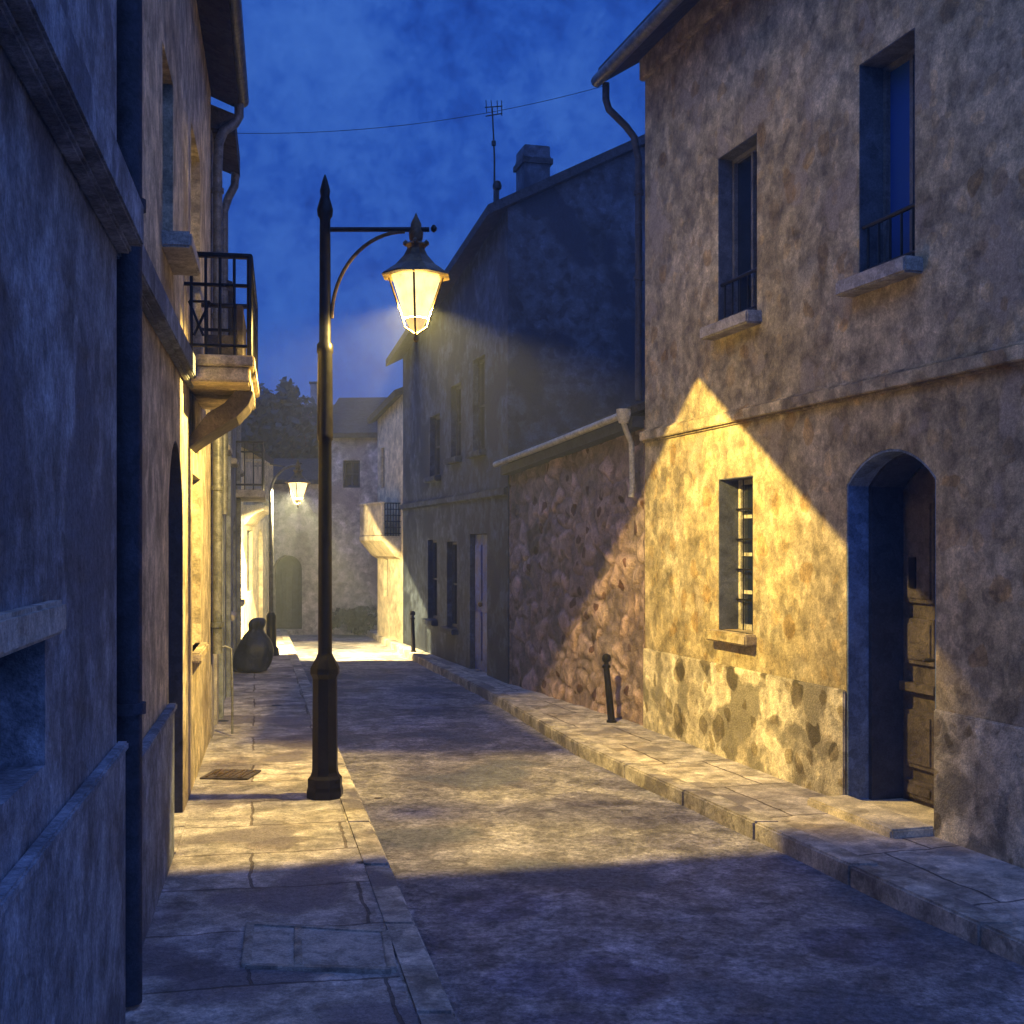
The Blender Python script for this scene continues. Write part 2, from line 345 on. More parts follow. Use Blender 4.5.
def facade_mesh(f, z0, z1a, z1b, holes, depth, o=0.0, mb=None):
    """front face with holes and their reveals; top runs from z1a to z1b. hole: (a0,a1,z0,z1,rise,depth)"""
    mb = mb or MB()
    A = sorted(set([0, f.L]+[h[0] for h in holes]+[h[1] for h in holes]))
    ZT = min(z1a, z1b)
    Z = sorted(set([z0]+[h[2] for h in holes]+[h[3] for h in holes]+[ZT]))
    Z = [z for z in Z if z0 <= z <= ZT]
    for i in range(len(A)-1):
        for j in range(len(Z)-1):
            ca, cz = (A[i]+A[i+1])/2, (Z[j]+Z[j+1])/2
            if any(h[0] < ca < h[1] and h[2] < cz < h[3] for h in holes): continue
            mb.quad(f.pt(A[i], Z[j], o), f.pt(A[i+1], Z[j], o), f.pt(A[i+1], Z[j+1], o), f.pt(A[i], Z[j+1], o))
    if z1a != z1b:
        mb.add([f.pt(0, ZT, o), f.pt(f.L, ZT, o), f.pt(f.L, z1b, o), f.pt(0, z1a, o)], [(0, 1, 2, 3)])
    for h in holes:
        a0, a1, b0, b1 = h[:4]; rise = h[4] if len(h) > 4 else 0; d = h[5] if len(h) > 5 else depth
        if rise:
            ap = arch_pts(a0, a1, b1-rise, rise)
            for i in range(len(ap)-1):
                (x0, y0), (x1, y1) = ap[i], ap[i+1]
                mb.quad(f.pt(x0, y0, o), f.pt(x1, y1, o), f.pt(x1, b1, o), f.pt(x0, b1, o))
                mb.quad(f.pt(x0, y0, o), f.pt(x1, y1, o), f.pt(x1, y1, o-d), f.pt(x0, y0, o-d))
            zt = b1-rise
        else:
            zt = b1; mb.quad(f.pt(a0, b1, o), f.pt(a1, b1, o), f.pt(a1, b1, o-d), f.pt(a0, b1, o-d))
        mb.quad(f.pt(a0, b0, o), f.pt(a0, zt, o), f.pt(a0, zt, o-d), f.pt(a0, b0, o-d))
        mb.quad(f.pt(a1, b0, o), f.pt(a1, zt, o), f.pt(a1, zt, o-d), f.pt(a1, b0, o-d))
        mb.quad(f.pt(a0, b0, o), f.pt(a1, b0, o), f.pt(a1, b0, o-d), f.pt(a0, b0, o-d))
    return mb

def house_walls(f, z0, za, zb, holes, depth, back, gable=0.0, ridge=None):
    """front with holes + end walls + back wall; end walls rise towards the ridge"""
    mb = facade_mesh(f, z0, za, zb, holes, depth)
    for a, z in ((0, za), (f.L, zb)):
        if gable:
            rd = ridge or back/2
            mb.add([f.pt(a, z0, 0), f.pt(a, z0, -back), f.pt(a, z, -back), f.pt(a, z+gable, -rd), f.pt(a, z, 0)], [(0, 1, 2, 3, 4)])
        else:
            mb.quad(f.pt(a, z0, 0), f.pt(a, z0, -back), f.pt(a, z, -back), f.pt(a, z, 0))
    mb.quad(f.pt(0, z0, -back), f.pt(f.L, z0, -back), f.pt(f.L, zb, -back), f.pt(0, za, -back))
    return mb

def roof_mesh(f, za, zb, back, gable, over, ends, th=.12, ridge=None):
    """two slopes with overhang 'over' at the eaves, and (e0,e1) beyond the ends"""
    mb = MB(); rd = ridge or back/2; k = gable/rd
    a0, a1 = -ends[0], f.L+ends[1]
    dz = (zb-za)/f.L
    def Z(a, o): return za+dz*a + (k*(-o) if -o <= rd else gable-(gable/(back-rd))*(-o-rd))
    for o0, o1 in ((over, -rd), (-rd, -back-over)):
        P = [f.pt(a0, Z(a0, o0), o0), f.pt(a1, Z(a1, o0), o0), f.pt(a1, Z(a1, o1), o1), f.pt(a0, Z(a0, o1), o1)]
        lift = Vector((0, 0, .004)); P = [p+lift for p in P]
        mb.hexa(P+[p+Vector((0, 0, th)) for p in P])
    return mb

def arch_ring(f, a0, a1, z0, zt, rise, o0, o1, inset):
    m_ = MB(); O = [(a0, z0)]+arch_pts(a0, a1, zt-rise, rise, 12)+[(a1, z0)]
    I = [(a0+inset, z0)]+arch_pts(a0+inset, a1-inset, zt-rise-.01, rise-inset*.35, 12)+[(a1-inset, z0)]
    n = len(O)
    for i in range(n-1):
        P = [f.pt(*O[i], o1), f.pt(*O[i+1], o1), f.pt(*I[i+1], o1), f.pt(*I[i], o1)]
        Q = [f.pt(*O[i], o0), f.pt(*O[i+1], o0), f.pt(*I[i+1], o0), f.pt(*I[i], o0)]
        m_.hexa(Q+P)
    return m_
def window(par, f, a0, a1, z0, z1, d, nv=1, nh=2, fm='frame', gm='glass', rise=0, t=.045):
    mb = MB(); o0, o1 = -d+.004, -d+.045
    f.box(mb, a0+.002, a0+t, z0+.002, z1-.002, o0, o1); f.box(mb, a1-t, a1-.002, z0+.002, z1-.002, o0, o1)
    f.box(mb, a0+t, a1-t, z0+.002, z0+t, o0, o1); f.box(mb, a0+t, a1-t, z1-t, z1-.002, o0, o1)
    for i in range(nv):
        c = a0+(a1-a0)*(i+1)/(nv+1); f.box(mb, c-.017, c+.017, z0+t, z1-t, o0, o1-.008)
    for i in range(nh):
        c = z0+(z1-z0)*(i+1)/(nh+1); f.box(mb, a0+t, a1-t, c-.014, c+.014, o0, o1-.014)
    w = mb.build('window', fm, par)
    g = MB(); g.quad(f.pt(a0, z0, -d+.012), f.pt(a1, z0, -d+.012), f.pt(a1, z1, -d+.012), f.pt(a0, z1, -d+.012))
    g.build('pane', gm, w)
    return w
def sill(par, f, a0, a1, z, h=.09, o=.12, m='stone', ext=.07):
    mb = MB(); f.box(mb, a0-ext, a1+ext, z-h, z, -.05, o); return mb.build('window_sill', m, par, bevel=.012)
def string(par, f, a0, a1, z, m, h=.14, o=.07):
    mb = MB(); f.box(mb, a0, a1, z-h*.35, z+h*.5, 0.001, o); f.box(mb, a0, a1, z-h*.5, z-h*.35-.001, 0.001, o*.55); f.box(mb, a0, a1, z+h*.5+.001, z+h*.72, 0.001, o*.5)
    return mb.build('string_course', m, par, bevel=.008)

# ------------------------------------------------------------------ ground
def Lx(y): return -.625-.1917*y
def kl(y): return .747-.219*y
kr_pts = [(4.18, -1.2), (3.24, 1.8), (2.18, 5.1), (.578, 10.2), (-.30, 14.0), (-1.5, 18.5), (-2.4, 22.0), (-2.95, 24.0)]
def kr(y):
    for (x0, y0), (x1, y1) in zip(kr_pts, kr_pts[1:]):
        if y <= y1: return x0+(x1-x0)*(y-y0)/(y1-y0)
    return kr_pts[-1][0]
mb = MB(); mb.quad((-90, -60, -.16), (90, -60, -.16), (90, 160, -.16), (-90, 160, -.16))
tag(mb.build('ground', 'ground'), kind='structure')
def strip(name, fa, fb, y0, y1, z, mat, skirt=None, n=60, amp=.006):
    mb = MB(); V = []; Fc = []; K = 10
    for i in range(n+1):
        y = y0+(y1-y0)*i/n; a, b = fa(y), fb(y)
        for k in range(K+1):
            x = a+(b-a)*k/K
            V.append((x, y, z+amp*mnoise.noise(Vector((x*1.3, y*1.3, 3)))*2))
    for i in range(n):
        for k in range(K): q = i*(K+1)+k; Fc.append((q, q+1, q+K+2, q+K+1))
    mb.add(V, Fc); o = mb.build(name, mat, smooth=True); return tag(o, kind='structure')
strip('road', lambda y: kl(y)-.03, lambda y: kr(y)+.03, -1.2, 24.2, -.1, 'road', amp=.010)
strip('pavement', lambda y: Lx(y)-.9, lambda y: kl(y)-.13, -1.2, 24.2, 0, 'pave', amp=.004)
strip('pavement', lambda y: kr(y)+.15, lambda y: kr(y)+3.0, -1.2, 24.2, 0, 'paver', amp=.004)
def kerb(fx, side, y0, y1, wd):
    mb = MB(); y = y0; rr = random.Random(3)
    while y < y1:
        ln = .82+rr.random()*.25; ye = min(y+ln, y1); g = .003
        dz = rr.uniform(-.002, .004); dx = 0
        P = []
        for z in (-.3, .008+dz):
            xa, xb = fx(y+g)+dx, fx(ye-g)+dx
            P += [(xa, y+g, z), (xb, ye-g, z), (xb+side*wd, ye-g, z), (xa+side*wd, y+g, z)]
        mb.hexa(P); y = ye
    return tag(mb.build('kerb', 'kerb', bevel=.012), kind='structure')
kerb(kl, -1, -1.2, 24.2, .15); kerb(kr, 1, -1.2, 24.2, .17)

# ------------------------------------------------------------------ LEFT near house (blue shade)
def downpipe(par, pts, r=.045, brackets=(), name='downpipe', m='pipe'):
    mb = MB(); mb.tube(pts, r, 12)
    for z in brackets:
        x, y = pts[-1][0], pts[-1][1]; mb.lathe((x, y, z), [(r+.002, -.02), (r+.014, -.02), (r+.014, .02), (r+.002, .02)], 12)
    return mb.build(name, m, par, smooth=True)

A1 = Fac((Lx(.8)+.06, .8), (Lx(4.1)+.06, 4.1), (5, 2))
a1 = empty('house', (Lx(2.4)-1, 2.4, 0), 'dark blue shadowed house at the left edge of the street, nearest the viewer', 'house', 'houses along the street')
wa0, wa1 = 0.30, A1.at(45)
wz0, wz1 = .95, 1.45
zq = A1.at(45, 765)[1]; zt = A1.at(45, 634)[1]
h1 = [(wa0, wa1, zq, zt, 0, .16)]
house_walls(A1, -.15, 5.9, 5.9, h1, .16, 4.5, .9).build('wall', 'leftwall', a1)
window(a1, A1, wa0, wa1, zq, zt, .16, 3, 1, 'darkwood', 'glass')
mb = MB(); A1.box(mb, wa0-.1, wa1+.03, zt, zt+.08, .001, .045); mb.build('lintel', 'stone', a1, bevel=.01)
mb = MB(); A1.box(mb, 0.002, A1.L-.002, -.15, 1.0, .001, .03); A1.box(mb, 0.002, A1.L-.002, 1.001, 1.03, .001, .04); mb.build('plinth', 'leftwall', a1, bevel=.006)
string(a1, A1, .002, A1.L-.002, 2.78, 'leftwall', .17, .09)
roof_mesh(A1, 5.9, 5.9, 4.5, .9, .3, (.3, .0)).build('roof', 'roof', a1)

# ------------------------------------------------------------------ LEFT lit house with balcony
A2 = Fac((Lx(4.104), 4.104), (Lx(10.55), 10.55), (5, 8))
a2 = empty('house', (Lx(7.3)-1, 7.3, 0), 'tall ochre house with an iron balcony behind the nearest street lamp', 'house', 'houses along the street')
D0, D1 = A2.at(168.5), A2.at(183)
W0, W1 = A2.at(192.5), A2.at(200.5)
zU0 = 3.34; zU1 = 4.34
U0, U1 = A2.at(162.5), A2.at(173)
B0, B1 = A2.at(191), A2.at(200)
holes = [(D0, D1, .0, 2.32, .45, .34), (W0, W1, .95, 2.2, 0, .12), (U0, U1, zU0, zU1, 0, .12), (B0, B1, 2.97, 4.62, 0, .12)]
house_walls(A2, -.15, 5.68, 5.68, holes, .12, 5, 1.0).build('wall', 'ochreleft', a2)
mb = MB(); ap = arch_pts(D0, D1, 2.32-.45, .45, 12)
V = [A2.pt(D0, 0, -.335)]+[A2.pt(x, z, -.335) for x, z in ap]+[A2.pt(D1, 0, -.335)]
mb.add(V, [tuple(range(len(V)))])
dmid = (D0+D1)/2
for k in range(2):
    for (q0, q1) in ((.2, .85), (1.0, 1.8)):
        a_ = D0+.08 if k == 0 else dmid+.04; b_ = dmid-.04 if k == 0 else D1-.08
        A2.box(mb, a_, b_, q0, q1, -.334, -.31)
A2.box(mb, dmid-.025, dmid+.025, 0.01, 2.2, -.334, -.30)
d = mb.build('door', 'darkwood', a2)
mb = MB(); mb.tube([A2.pt(dmid+.08, 1.0, -.31), A2.pt(dmid+.08, 1.0, -.25)], .012, 8); mb.lathe(A2.pt(dmid+.08, .985, -.24), [(.005, 0), (.028, .01), (.028, .025), (.005, .035)], 12); mb.build('handle', 'brass', d, smooth=True)
window(a2, A2, W0, W1, .95, 2.2, .12, 1, 3, 'frame'); arch_ring(A2, D0+.002, D1-.002, .014, 2.318, .45, -.308, -.003, .012).build('door_lining', 'darkwood', a2)  # dark door lining added to keep the lamplit jamb looking shaded
sill(a2, A2, W0, W1, .95, .07, .06, 'ochreleft', .05)
window(a2, A2, U0, U1, zU0, zU1, .12, 1, 2, 'frame'); sill(a2, A2, U0, U1, zU0, .085, .15, 'stone', .04)
window(a2, A2, B0, B1, 2.97, 4.62, .12, 1, 3, 'frame')
# plinth, broken at the door
mb = MB()
for x0, x1 in ((.002, D0-.04),):
    A2.box(mb, x0, x1, -.15, .80, .001, .035); A2.box(mb, x0, x1, .801, .835, .001, .05)
mb.build('plinth', 'leftwall', a2, bevel=.006)
string(a2, A2, .002, A2.at(188), 2.82, 'leftwall', .16, .075)
mb = MB(); A2.box(mb, D0-.03, D1+.03, -.05, .012, -.33, .05); mb.build('doorstep', 'pave', a2, bevel=.01)
roof_mesh(A2, 5.68, 5.68, 5, 1.0, .24, (0, .12), .10).build('roof', 'roof', a2)
mb = MB(); mb.tube([A2.pt(-.0, 5.66, .27), A2.pt(A2.L+.12, 5.66, .27)], .055, 10); mb.build('gutter', 'pipe', a2, smooth=True)
# gutter outlet and downpipe at the far corner
E = A2.L-.06
downpipe(a2, [A2.pt(E+.1, 5.63, .24), A2.pt(E+.1, 5.5, .24), A2.pt(E+.08, 5.42, .2), A2.pt(E+.02, 5.33, .11), A2.pt(E, 5.22, .07), A2.pt(E, 5.0, .06), A2.pt(E, .75, .06)], .042, (4.8, 3.7, 2.2, 1.0))
mb = MB(); mb.tube([A2.pt(E+.16, .78, .05), A2.pt(E+.16, .80, .12), A2.pt(E+.16, .78, .17), A2.pt(E+.16, .4, .18), A2.pt(E+.16, .02, .18)], .011, 8); mb.build('pipe_outlet', 'pipe', a2, smooth=True)
downpipe(a2, [A2.pt(.30, 5.6, .06), A2.pt(.30, .02, .06)], .05, (4.6, 2.95, 1.1), m='darkwood')

# balcony on the lit house
bs0, bs1 = A2.at(183.5)+.02, A2.at(200.5)+.12
OV = .44; zs = 2.92
bal = MB(); A2.box(bal, bs0, bs1, zs-.07, zs, -.02, OV); A2.box(bal, bs0+.03, bs1-.03, zs-.17, zs-.071, 0, OV-.03)
bal = bal.build('balcony', 'ochreleft', a2, bevel=.01)
for s_ in (bs0+.75,):
    mb = MB()
    # curved console: thick at the slab, sweeping back to the wall
    top = [(OV-.02, zs-.175), (OV-.05, zs-.26), (OV-.13, zs-.35), (OV-.24, zs-.42), (.08, zs-.50), (.0, zs-.56)]
    wdt = .30; out = []; inn = []
    for i, (o_, z_) in enumerate(top):
        th_ = .10 if i < 4 else .06
        out.append((o_, z_)); inn.append((max(o_-th_*.8, -.01), z_+th_*(.9 if i else 0.0)))
    inn[0] = (OV-.12, zs-.175)
    for i in range(len(top)-1):
        P = []
        for ww in (s_-wdt, s_+wdt):
            P += [A2.pt(ww, out[i][1], out[i][0]), A2.pt(ww, out[i+1][1], out[i+1][0]), A2.pt(ww, inn[i+1][1], inn[i+1][0]), A2.pt(ww, inn[i][1], inn[i][0])]
        mb.hexa(P)
    mb.build('console', 'doorwood', bal)
mb = MB(); rt = zs+.64; oo = OV-.03
for o0, o1, s0, s1 in ((0, oo, bs0+.03, bs0+.03), (0, oo, bs1-.03, bs1-.03), (oo, oo, bs0+.03, bs1-.03)):
    for z_, r_ in ((rt, .02), (rt-.19, .013), (zs+.06, .012)):
        mb.tube([A2.pt(s0, z_, o0), A2.pt(s1, z_, o1)], r_, 8)
for k in range(5):
    o_ = oo*(k+.5)/4.6
    for s_ in (bs0+.03, bs1-.03): mb.tube([A2.pt(s_, zs, min(o_, oo)), A2.pt(s_, rt, min(o_, oo))], .010, 8)
k = 9
for i in range(k+1):
    s_ = bs0+.03+(bs1-bs0-.06)*i/k; mb.tube([A2.pt(s_, zs, oo), A2.pt(s_, rt, oo)], .010 if i % k else .02, 8)
for i in range(4):   # scroll in the corner of the railing
    pass
cx = bs0+.03
mb.tube([A2.pt(cx, zs+.12, .06), A2.pt(cx, zs+.34, .16)], .009, 6); mb.tube([A2.pt(cx, zs+.34, .03), A2.pt(cx, zs+.34, .16)], .009, 6); mb.tube([A2.pt(cx, zs+.34, .03), A2.pt(cx, zs+.12, .12)], .009, 6)
mb.build('railing', 'iron', bal, smooth=True)
mb = MB(); A2.box(mb, bs0+.5, bs1-.35, zs+.03, zs+.42, oo-.10, oo-.06); A2.box(mb, bs1-.10, bs1-.06, zs+.03, zs+.40, .05, oo-.11); mb.build('screen_panel', 'doorwood', bal, bevel=.005)

# ------------------------------------------------------------------ LEFT further houses
A3 = Fac((Lx(10.56)+.01, 10.56), (Lx(11.62)+.01, 11.62), (5, 11))
a3 = empty('house', (Lx(11.1)-1, 11.1, 0), 'narrow dark house with a tilted cornice just past the ochre house with the balcony', 'house', 'houses along the street')
house_walls(A3, -.15, 5.35, 5.35, [(.35, .75, 3.2, 4.4, 0, .1), (.35, .8, 0, 2.1, 0, .12)], .1, 4, .7).build('wall', 'greywall', a3)
window(a3, A3, .35, .75, 3.2, 4.4, .1, 1, 1); window(a3, A3, .35, .8, 0.01, 2.1, .12, 1, 1, 'darkwood')
roof_mesh(A3, 5.37, 5.37, 4, .7, .20, (0, .12), .20).build('roof', 'roof', a3)
mb = MB(); mb.tube([A3.pt(A3.L+.05, 5.35, .16), A3.pt(A3.L+.05, 5.2, .15), A3.pt(A3.L+.05, 5.08, .09), A3.pt(A3.L+.05, 4.95, .05), A3.pt(A3.L+.05, 2.0, .05)], .04, 10); mb.build('downpipe', 'pipe', a3, smooth=True)

A4 = Fac((Lx(11.64), 11.64), (Lx(18.4), 18.4), (5, 15))
a4 = empty('house', (Lx(15)-1, 15, 0), 'low unlit house in deep blue shade behind the tied sack, before the far street lamp', 'house', 'houses along the street')
hs = [(.8, 1.5, 0, 2.1, .2, .15), (2.2, 2.8, .9, 2.0, 0, .1), (3.8, 4.6, 0, 2.1, .25, .15), (5.4, 6.1, .9, 2.0, 0, .1), (.9, 1.5, 2.75, 3.7, 0, .1), (2.9, 3.5, 2.75, 3.7, 0, .1), (5.1, 5.7, 2.75, 3.7, 0, .1)]
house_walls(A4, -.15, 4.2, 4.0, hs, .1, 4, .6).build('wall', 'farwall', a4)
for h in hs:
    if h[2] == 0:
        mb = MB(); A4.box(mb, h[0], h[1], 0.01, h[3]-.02, -.145, -.11); mb.build('door', 'darkwood', a4)
    else: window(a4, A4, h[0], h[1], h[2], h[3], .1, 1, 1); sill(a4, A4, h[0], h[1], h[2], .07, .08)
for s_ in (.06, 1.8, 5.0):
    mb = MB(); A4.box(mb, s_, s_+.18, -.1, 4.0, .001, .05); mb.build('pilaster', 'farwall', a4, bevel=.01)
roof_mesh(A4, 4.2, 4.0, 4, .6, .14, (0, .1), .1).build('roof', 'roof', a4)
b4 = MB(); A4.box(b4, 4.7, 6.5, 2.35, 2.45, -.01, .38); b4 = b4.build('balcony', 'stone', a4, bevel=.01)
mb = MB()
for z_ in (2.52, 3.1): mb.tube([A4.pt(4.72, z_, 0), A4.pt(4.72, z_, .35), A4.pt(6.48, z_, .35), A4.pt(6.48, z_, 0)], .015, 6)
for i in range(13): mb.tube([A4.pt(4.72+1.76*i/12, 2.45, .35), A4.pt(4.72+1.76*i/12, 3.1, .35)], .008, 6)
for i in range(3): mb.tube([A4.pt(4.72, 2.45, .35*i/3), A4.pt(4.72, 3.1, .35*i/3)], .008, 6)
mb.build('railing', 'iron', b4)

A5 = Fac((-4.42, 19.7), (-4.72, 23.2), (0, 21))
a5 = empty('house', (-5.5, 21.2, 0), 'pale house edge lit by the far street lamp on its left side', 'house', 'houses along the street')
hs = [(.5, 1.2, .9, 1.95, 0, .1), (2.0, 2.7, 0, 2.0, .2, .12)]
house_walls(A5, -.15, 3.3, 3.3, hs, .1, 3, .5).build('wall', 'cream', a5)
window(a5, A5, .5, 1.2, .9, 1.95, .1, 1, 1); mb = MB(); A5.box(mb, 2.0, 2.7, 0.01, 1.98, -.11, -.08); mb.build('door', 'doorwood', a5)
roof_mesh(A5, 3.3, 3.3, 3, .5, .1, (.1, .1), .1).build('roof', 'roof', a5)
b5 = MB()
prof = [(0, 2.02), (.05, 2.06), (.10, 2.14), (.20, 2.22), (.32, 2.27), (.34, 2.36), (0, 2.36)]
V = [A5.pt(.1, z, o) for o, z in prof]+[A5.pt(1.5, z, o) for o, z in prof]; k = len(prof)
b5.add(V, [tuple(range(k)), tuple(range(k, 2*k))]+[(i, (i+1) % k, k+(i+1) % k, k+i) for i in range(k)])
b5 = b5.build('balcony', 'cream', a5)
mb = MB()
for z_ in (2.45, 3.1): mb.tube([A5.pt(.12, z_, 0), A5.pt(.12, z_, .31), A5.pt(1.48, z_, .31), A5.pt(1.48, z_, 0)], .02, 6)
for i in range(11): mb.tube([A5.pt(.12+1.36*i/10, 2.36, .31), A5.pt(.12+1.36*i/10, 3.1, .31)], .02 if i in (0, 10) else .010, 6)
mb.build('railing', 'paleframe', b5)

# ------------------------------------------------------------------ RIGHT near house (ochre, arched door)
def Rx(y): return 4.574-.2975*y
R1 = Fac((Rx(11.2), 11.2), (Rx(2.2), 2.2), (-3, 6))
r1 = empty('house', (4.2, 7, 0), 'big ochre house on the right with barred window and deep arched doorway', 'house', 'houses along the street')
def wall_rect(f, x0, x1, y0, y1):
    """from picture columns x0<x1 and the rows of top/bottom measured at x0"""
    a, zt_ = f.at(x0, y0); _, zb_ = f.at(x0, y1); b = f.at(x1); return a, b, zb_, zt_
t0, t1, tz0, tz1 = R1.at(718), R1.at(757), 3.47, 4.84
g0, g1, gz0, gz1 = R1.at(859), R1.at(915), 3.42, 4.82
l0, l1 = R1.at(718.5), R1.at(753); lz0 = 1.7+(545-628)/1200*9.9; lz1 = 1.7+(545-479)/1200*9.7
d0, d1 = R1.at(846.5), R1.at(936)
holes = [(t0, t1, tz0, tz1, 0, .17), (g0, g1, gz0, gz1, 0, .22), (l0, l1, lz0, lz1, 0, .22), (d0, d1, 0, 2.30, .20, .42)]
house_walls(R1, -.15, 6.24, 6.24, holes, .2, 6, 1.9).build('wall', 'ochre', r1)
mb = MB()
for x0, x1 in ((.002, d0-.002), (d1+.002, R1.L-.002)): R1.box(mb, x0, x1, -.15, .74, .001, .022)
mb.build('plinth', 'stone_base', r1, bevel=.008)
string(r1, R1, .002, R1.L-.002, 2.70, 'ochre', .10, .06)
def lining(a, b, z0, z1, d):  # dark strips added so jambs facing the lamp look shaded
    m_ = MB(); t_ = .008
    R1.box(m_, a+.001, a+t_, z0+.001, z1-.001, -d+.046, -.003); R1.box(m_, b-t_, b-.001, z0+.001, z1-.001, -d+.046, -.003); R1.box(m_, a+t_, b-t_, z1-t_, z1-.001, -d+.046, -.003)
    m_.build('painted_reveal_shade', 'lining', r1)
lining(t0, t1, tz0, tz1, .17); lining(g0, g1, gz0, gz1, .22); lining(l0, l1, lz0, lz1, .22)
def upper_window(a, b, z0, z1, d, gm):
    w_ = window(r1, R1, a, b, z0, z1, d, 1, 0, 'frame', gm, t=.04)
    sill(r1, R1, a, b, z0, .10, .13, 'stone', .08)
    m_ = MB(); m_.tube([R1.pt(a, z0+.34, -.03), R1.pt(b, z0+.34, -.03)], .016, 8); m_.tube([R1.pt(a, z0+.06, -.03), R1.pt(b, z0+.06, -.03)], .010, 8)
    nb = 5
    for i in range(nb): q = a+(b-a)*(i+.5)/nb; m_.tube([R1.pt(q, z0+.005, -.03), R1.pt(q, z0+.34, -.03)], .009, 6)
    m_.build('guard_rail', 'iron', r1)
upper_window(t0, t1, tz0, tz1, .17, 'glass'); upper_window(g0, g1, gz0, gz1, .22, 'skyglass')
w_ = window(r1, R1, l0, l1, lz0, lz1, .22, 1, 3, 'paleframe')
sill(r1, R1, l0, l1, lz0, .085, .10, 'ochre', .06)
mb = MB()
for i in range(3): q = l0+(l1-l0)*(i+.8)/3.6; mb.tube([R1.pt(q, lz0, -.155), R1.pt(q, lz1, -.155)], .006, 8)
for z_ in [lz0+(lz1-lz0)*k/5 for k in (1, 2, 3, 4)]: R1.box(mb, l0+.01, l1-.01, z_-.007, z_+.007, -.160, -.150)
mb.build('window_bars', 'iron', r1)
# doorway: blue painted lining in two steps, leaf set deep
arch_ring(R1, d0+.004, d1-.004, 0.005, 2.295, .20, -.415, -.16, .045).build('door_frame', 'darkwood', r1)
arch_ring(R1, d0+.002, d1-.002, 0.005, 2.298, .20, -.158, -.004, .012).build('door_lining', 'bluereveal', r1)
mb = MB(); A_, B_ = d0+.05, d1-.05
ap = arch_pts(A_, B_, 2.07, .17, 12); V = [R1.pt(A_, .01, -.40)]+[R1.pt(x, z, -.40) for x, z in ap]+[R1.pt(B_, .01, -.40)]
mb.add(V, [tuple(range(len(V)))])
mid_ = (A_+B_)/2
R1.box(mb, mid_-.02, mid_+.02, .02, 2.2, -.399, -.36)
for a_, b_ in ((A_+.02, mid_-.03), (mid_+.03, B_-.02)):
    for q0, q1 in ((.04, .16), (.24, .62), (.92, 1.22), (1.32, 2.0)):
        R1.box(mb, a_+.03, b_-.03, q0, q1, -.399, -.375)
        R1.box(mb, a_+.06, b_-.06, q0+.03, q1-.03, -.3745, -.366)
    R1.box(mb, a_, b_, .74, .80, -.399, -.35)
dl = mb.build('door', 'doorwood', r1, bevel=.004)
mb = MB(); hx = mid_+.07
R1.box(mb, hx-.03, hx+.03, .86, 1.04, -.375, -.36); mb.tube([R1.pt(hx, .98, -.36), R1.pt(hx, .98, -.30), R1.pt(hx-.11, .97, -.30)], .012, 8); mb.tube([R1.pt(hx+.0, .9, -.36), R1.pt(hx, .86, -.31), R1.pt(hx, .80, -.31)], .010, 8)
mb.build('handle', 'iron', dl, smooth=True)
mb = MB(); R1.box(mb, A_+.12, A_+.19, 1.42, 1.62, -.375, -.355); mb.build('letter_slot', 'iron', dl)
mb = MB(); R1.box(mb, d0+.004, d1-.004, -.05, .012, -.40, -.005)
R1.box(mb, d0+.004, d1-.004, -.05, .05, -.004, .30); mb.build('doorstep', 'cream', r1, bevel=.012)
roof_mesh(R1, 6.25, 6.25, 6, 1.9, .42, (.12, .2), .16).build('roof', 'roof', r1)
mb = MB(); mb.tube([R1.pt(-.12, 6.02, .44), R1.pt(R1.L, 6.02, .44)], .055, 10); mb.build('gutter', 'pipe', r1, smooth=True)
mb = MB(); R1.box(mb, .0, R1.L, 6.02, 6.22, .001, .06); mb.build('cornice', 'ochre', r1, bevel=.01)
downpipe(r1, [R1.pt(-.08, 6.0, .36), R1.pt(-.08, 5.85, .36), R1.pt(-.08, 5.76, .33), R1.pt(-.08, 5.62, .16), R1.pt(-.07, 5.52, .08), R1.pt(-.06, 5.3, .04), R1.pt(-.06, 3.05, .04)], .034, (5.0, 4.2), m='darkwood')

# ------------------------------------------------------------------ RIGHT low rubble outbuilding
R2 = Fac((1.225, 11.23), (-.04, 14.66), (-3, 10))
r2 = empty('outbuilding', (1.6, 13.3, 0), 'low brown rubble stone outbuilding with pale gutter beside the big ochre house', 'outbuilding', 'houses along the street')
mb = MB(); nA, nZ = 170, 130     # uneven stone face, each stone bulging a little
V = []; Fc = []; SC = []; rs_ = random.Random(4)
def stone_at(a, z):
    q = Vector((a*3.3, z*4.3, 1.7)); q += Vector((mnoise.noise(q*.9), mnoise.noise(q*.9+Vector((9, 3, 1))), 0))*.55
    dd, pp = mnoise.voronoi(q); e = min((dd[1]-dd[0])*2.2, 1.0)
    return e, mnoise.noise(Vector((pp[0].x*7.3, pp[0].y*5.1, pp[0].z*3.7)))*.9
for j in range(nZ+1):
    for i in range(nA+1):
        a = R2.L*i/nA; ztop = 2.87+(2.62-2.87)*a/R2.L; z = -.15+(ztop+.15)*j/nZ
        e, h_ = stone_at(a, z); sm = e*e*(3-2*e) if e < 1 else 1.0
        dd = .030*(sm**.5)*(1+h_)+.012*mnoise.noise(Vector((a*9, z*9, 4)))+.02*mnoise.noise(Vector((a*1.5, z*1.5, 7)))
        V.append(R2.pt(a, z, dd-.045))
        v_ = 1.0+h_*1.15; m_ = min(1, sm*3); j_ = .72
        SC.append(((v_*m_+j_*(1-m_))*(1+.10*h_), (v_*m_+j_*(1-m_)), (v_*m_+j_*(1-m_))*(1-.12*h_)))
for j in range(nZ):
    for i in range(nA): q = j*(nA+1)+i; Fc.append((q, q+1, q+nA+2, q+nA+1))
mb.add(V, Fc)
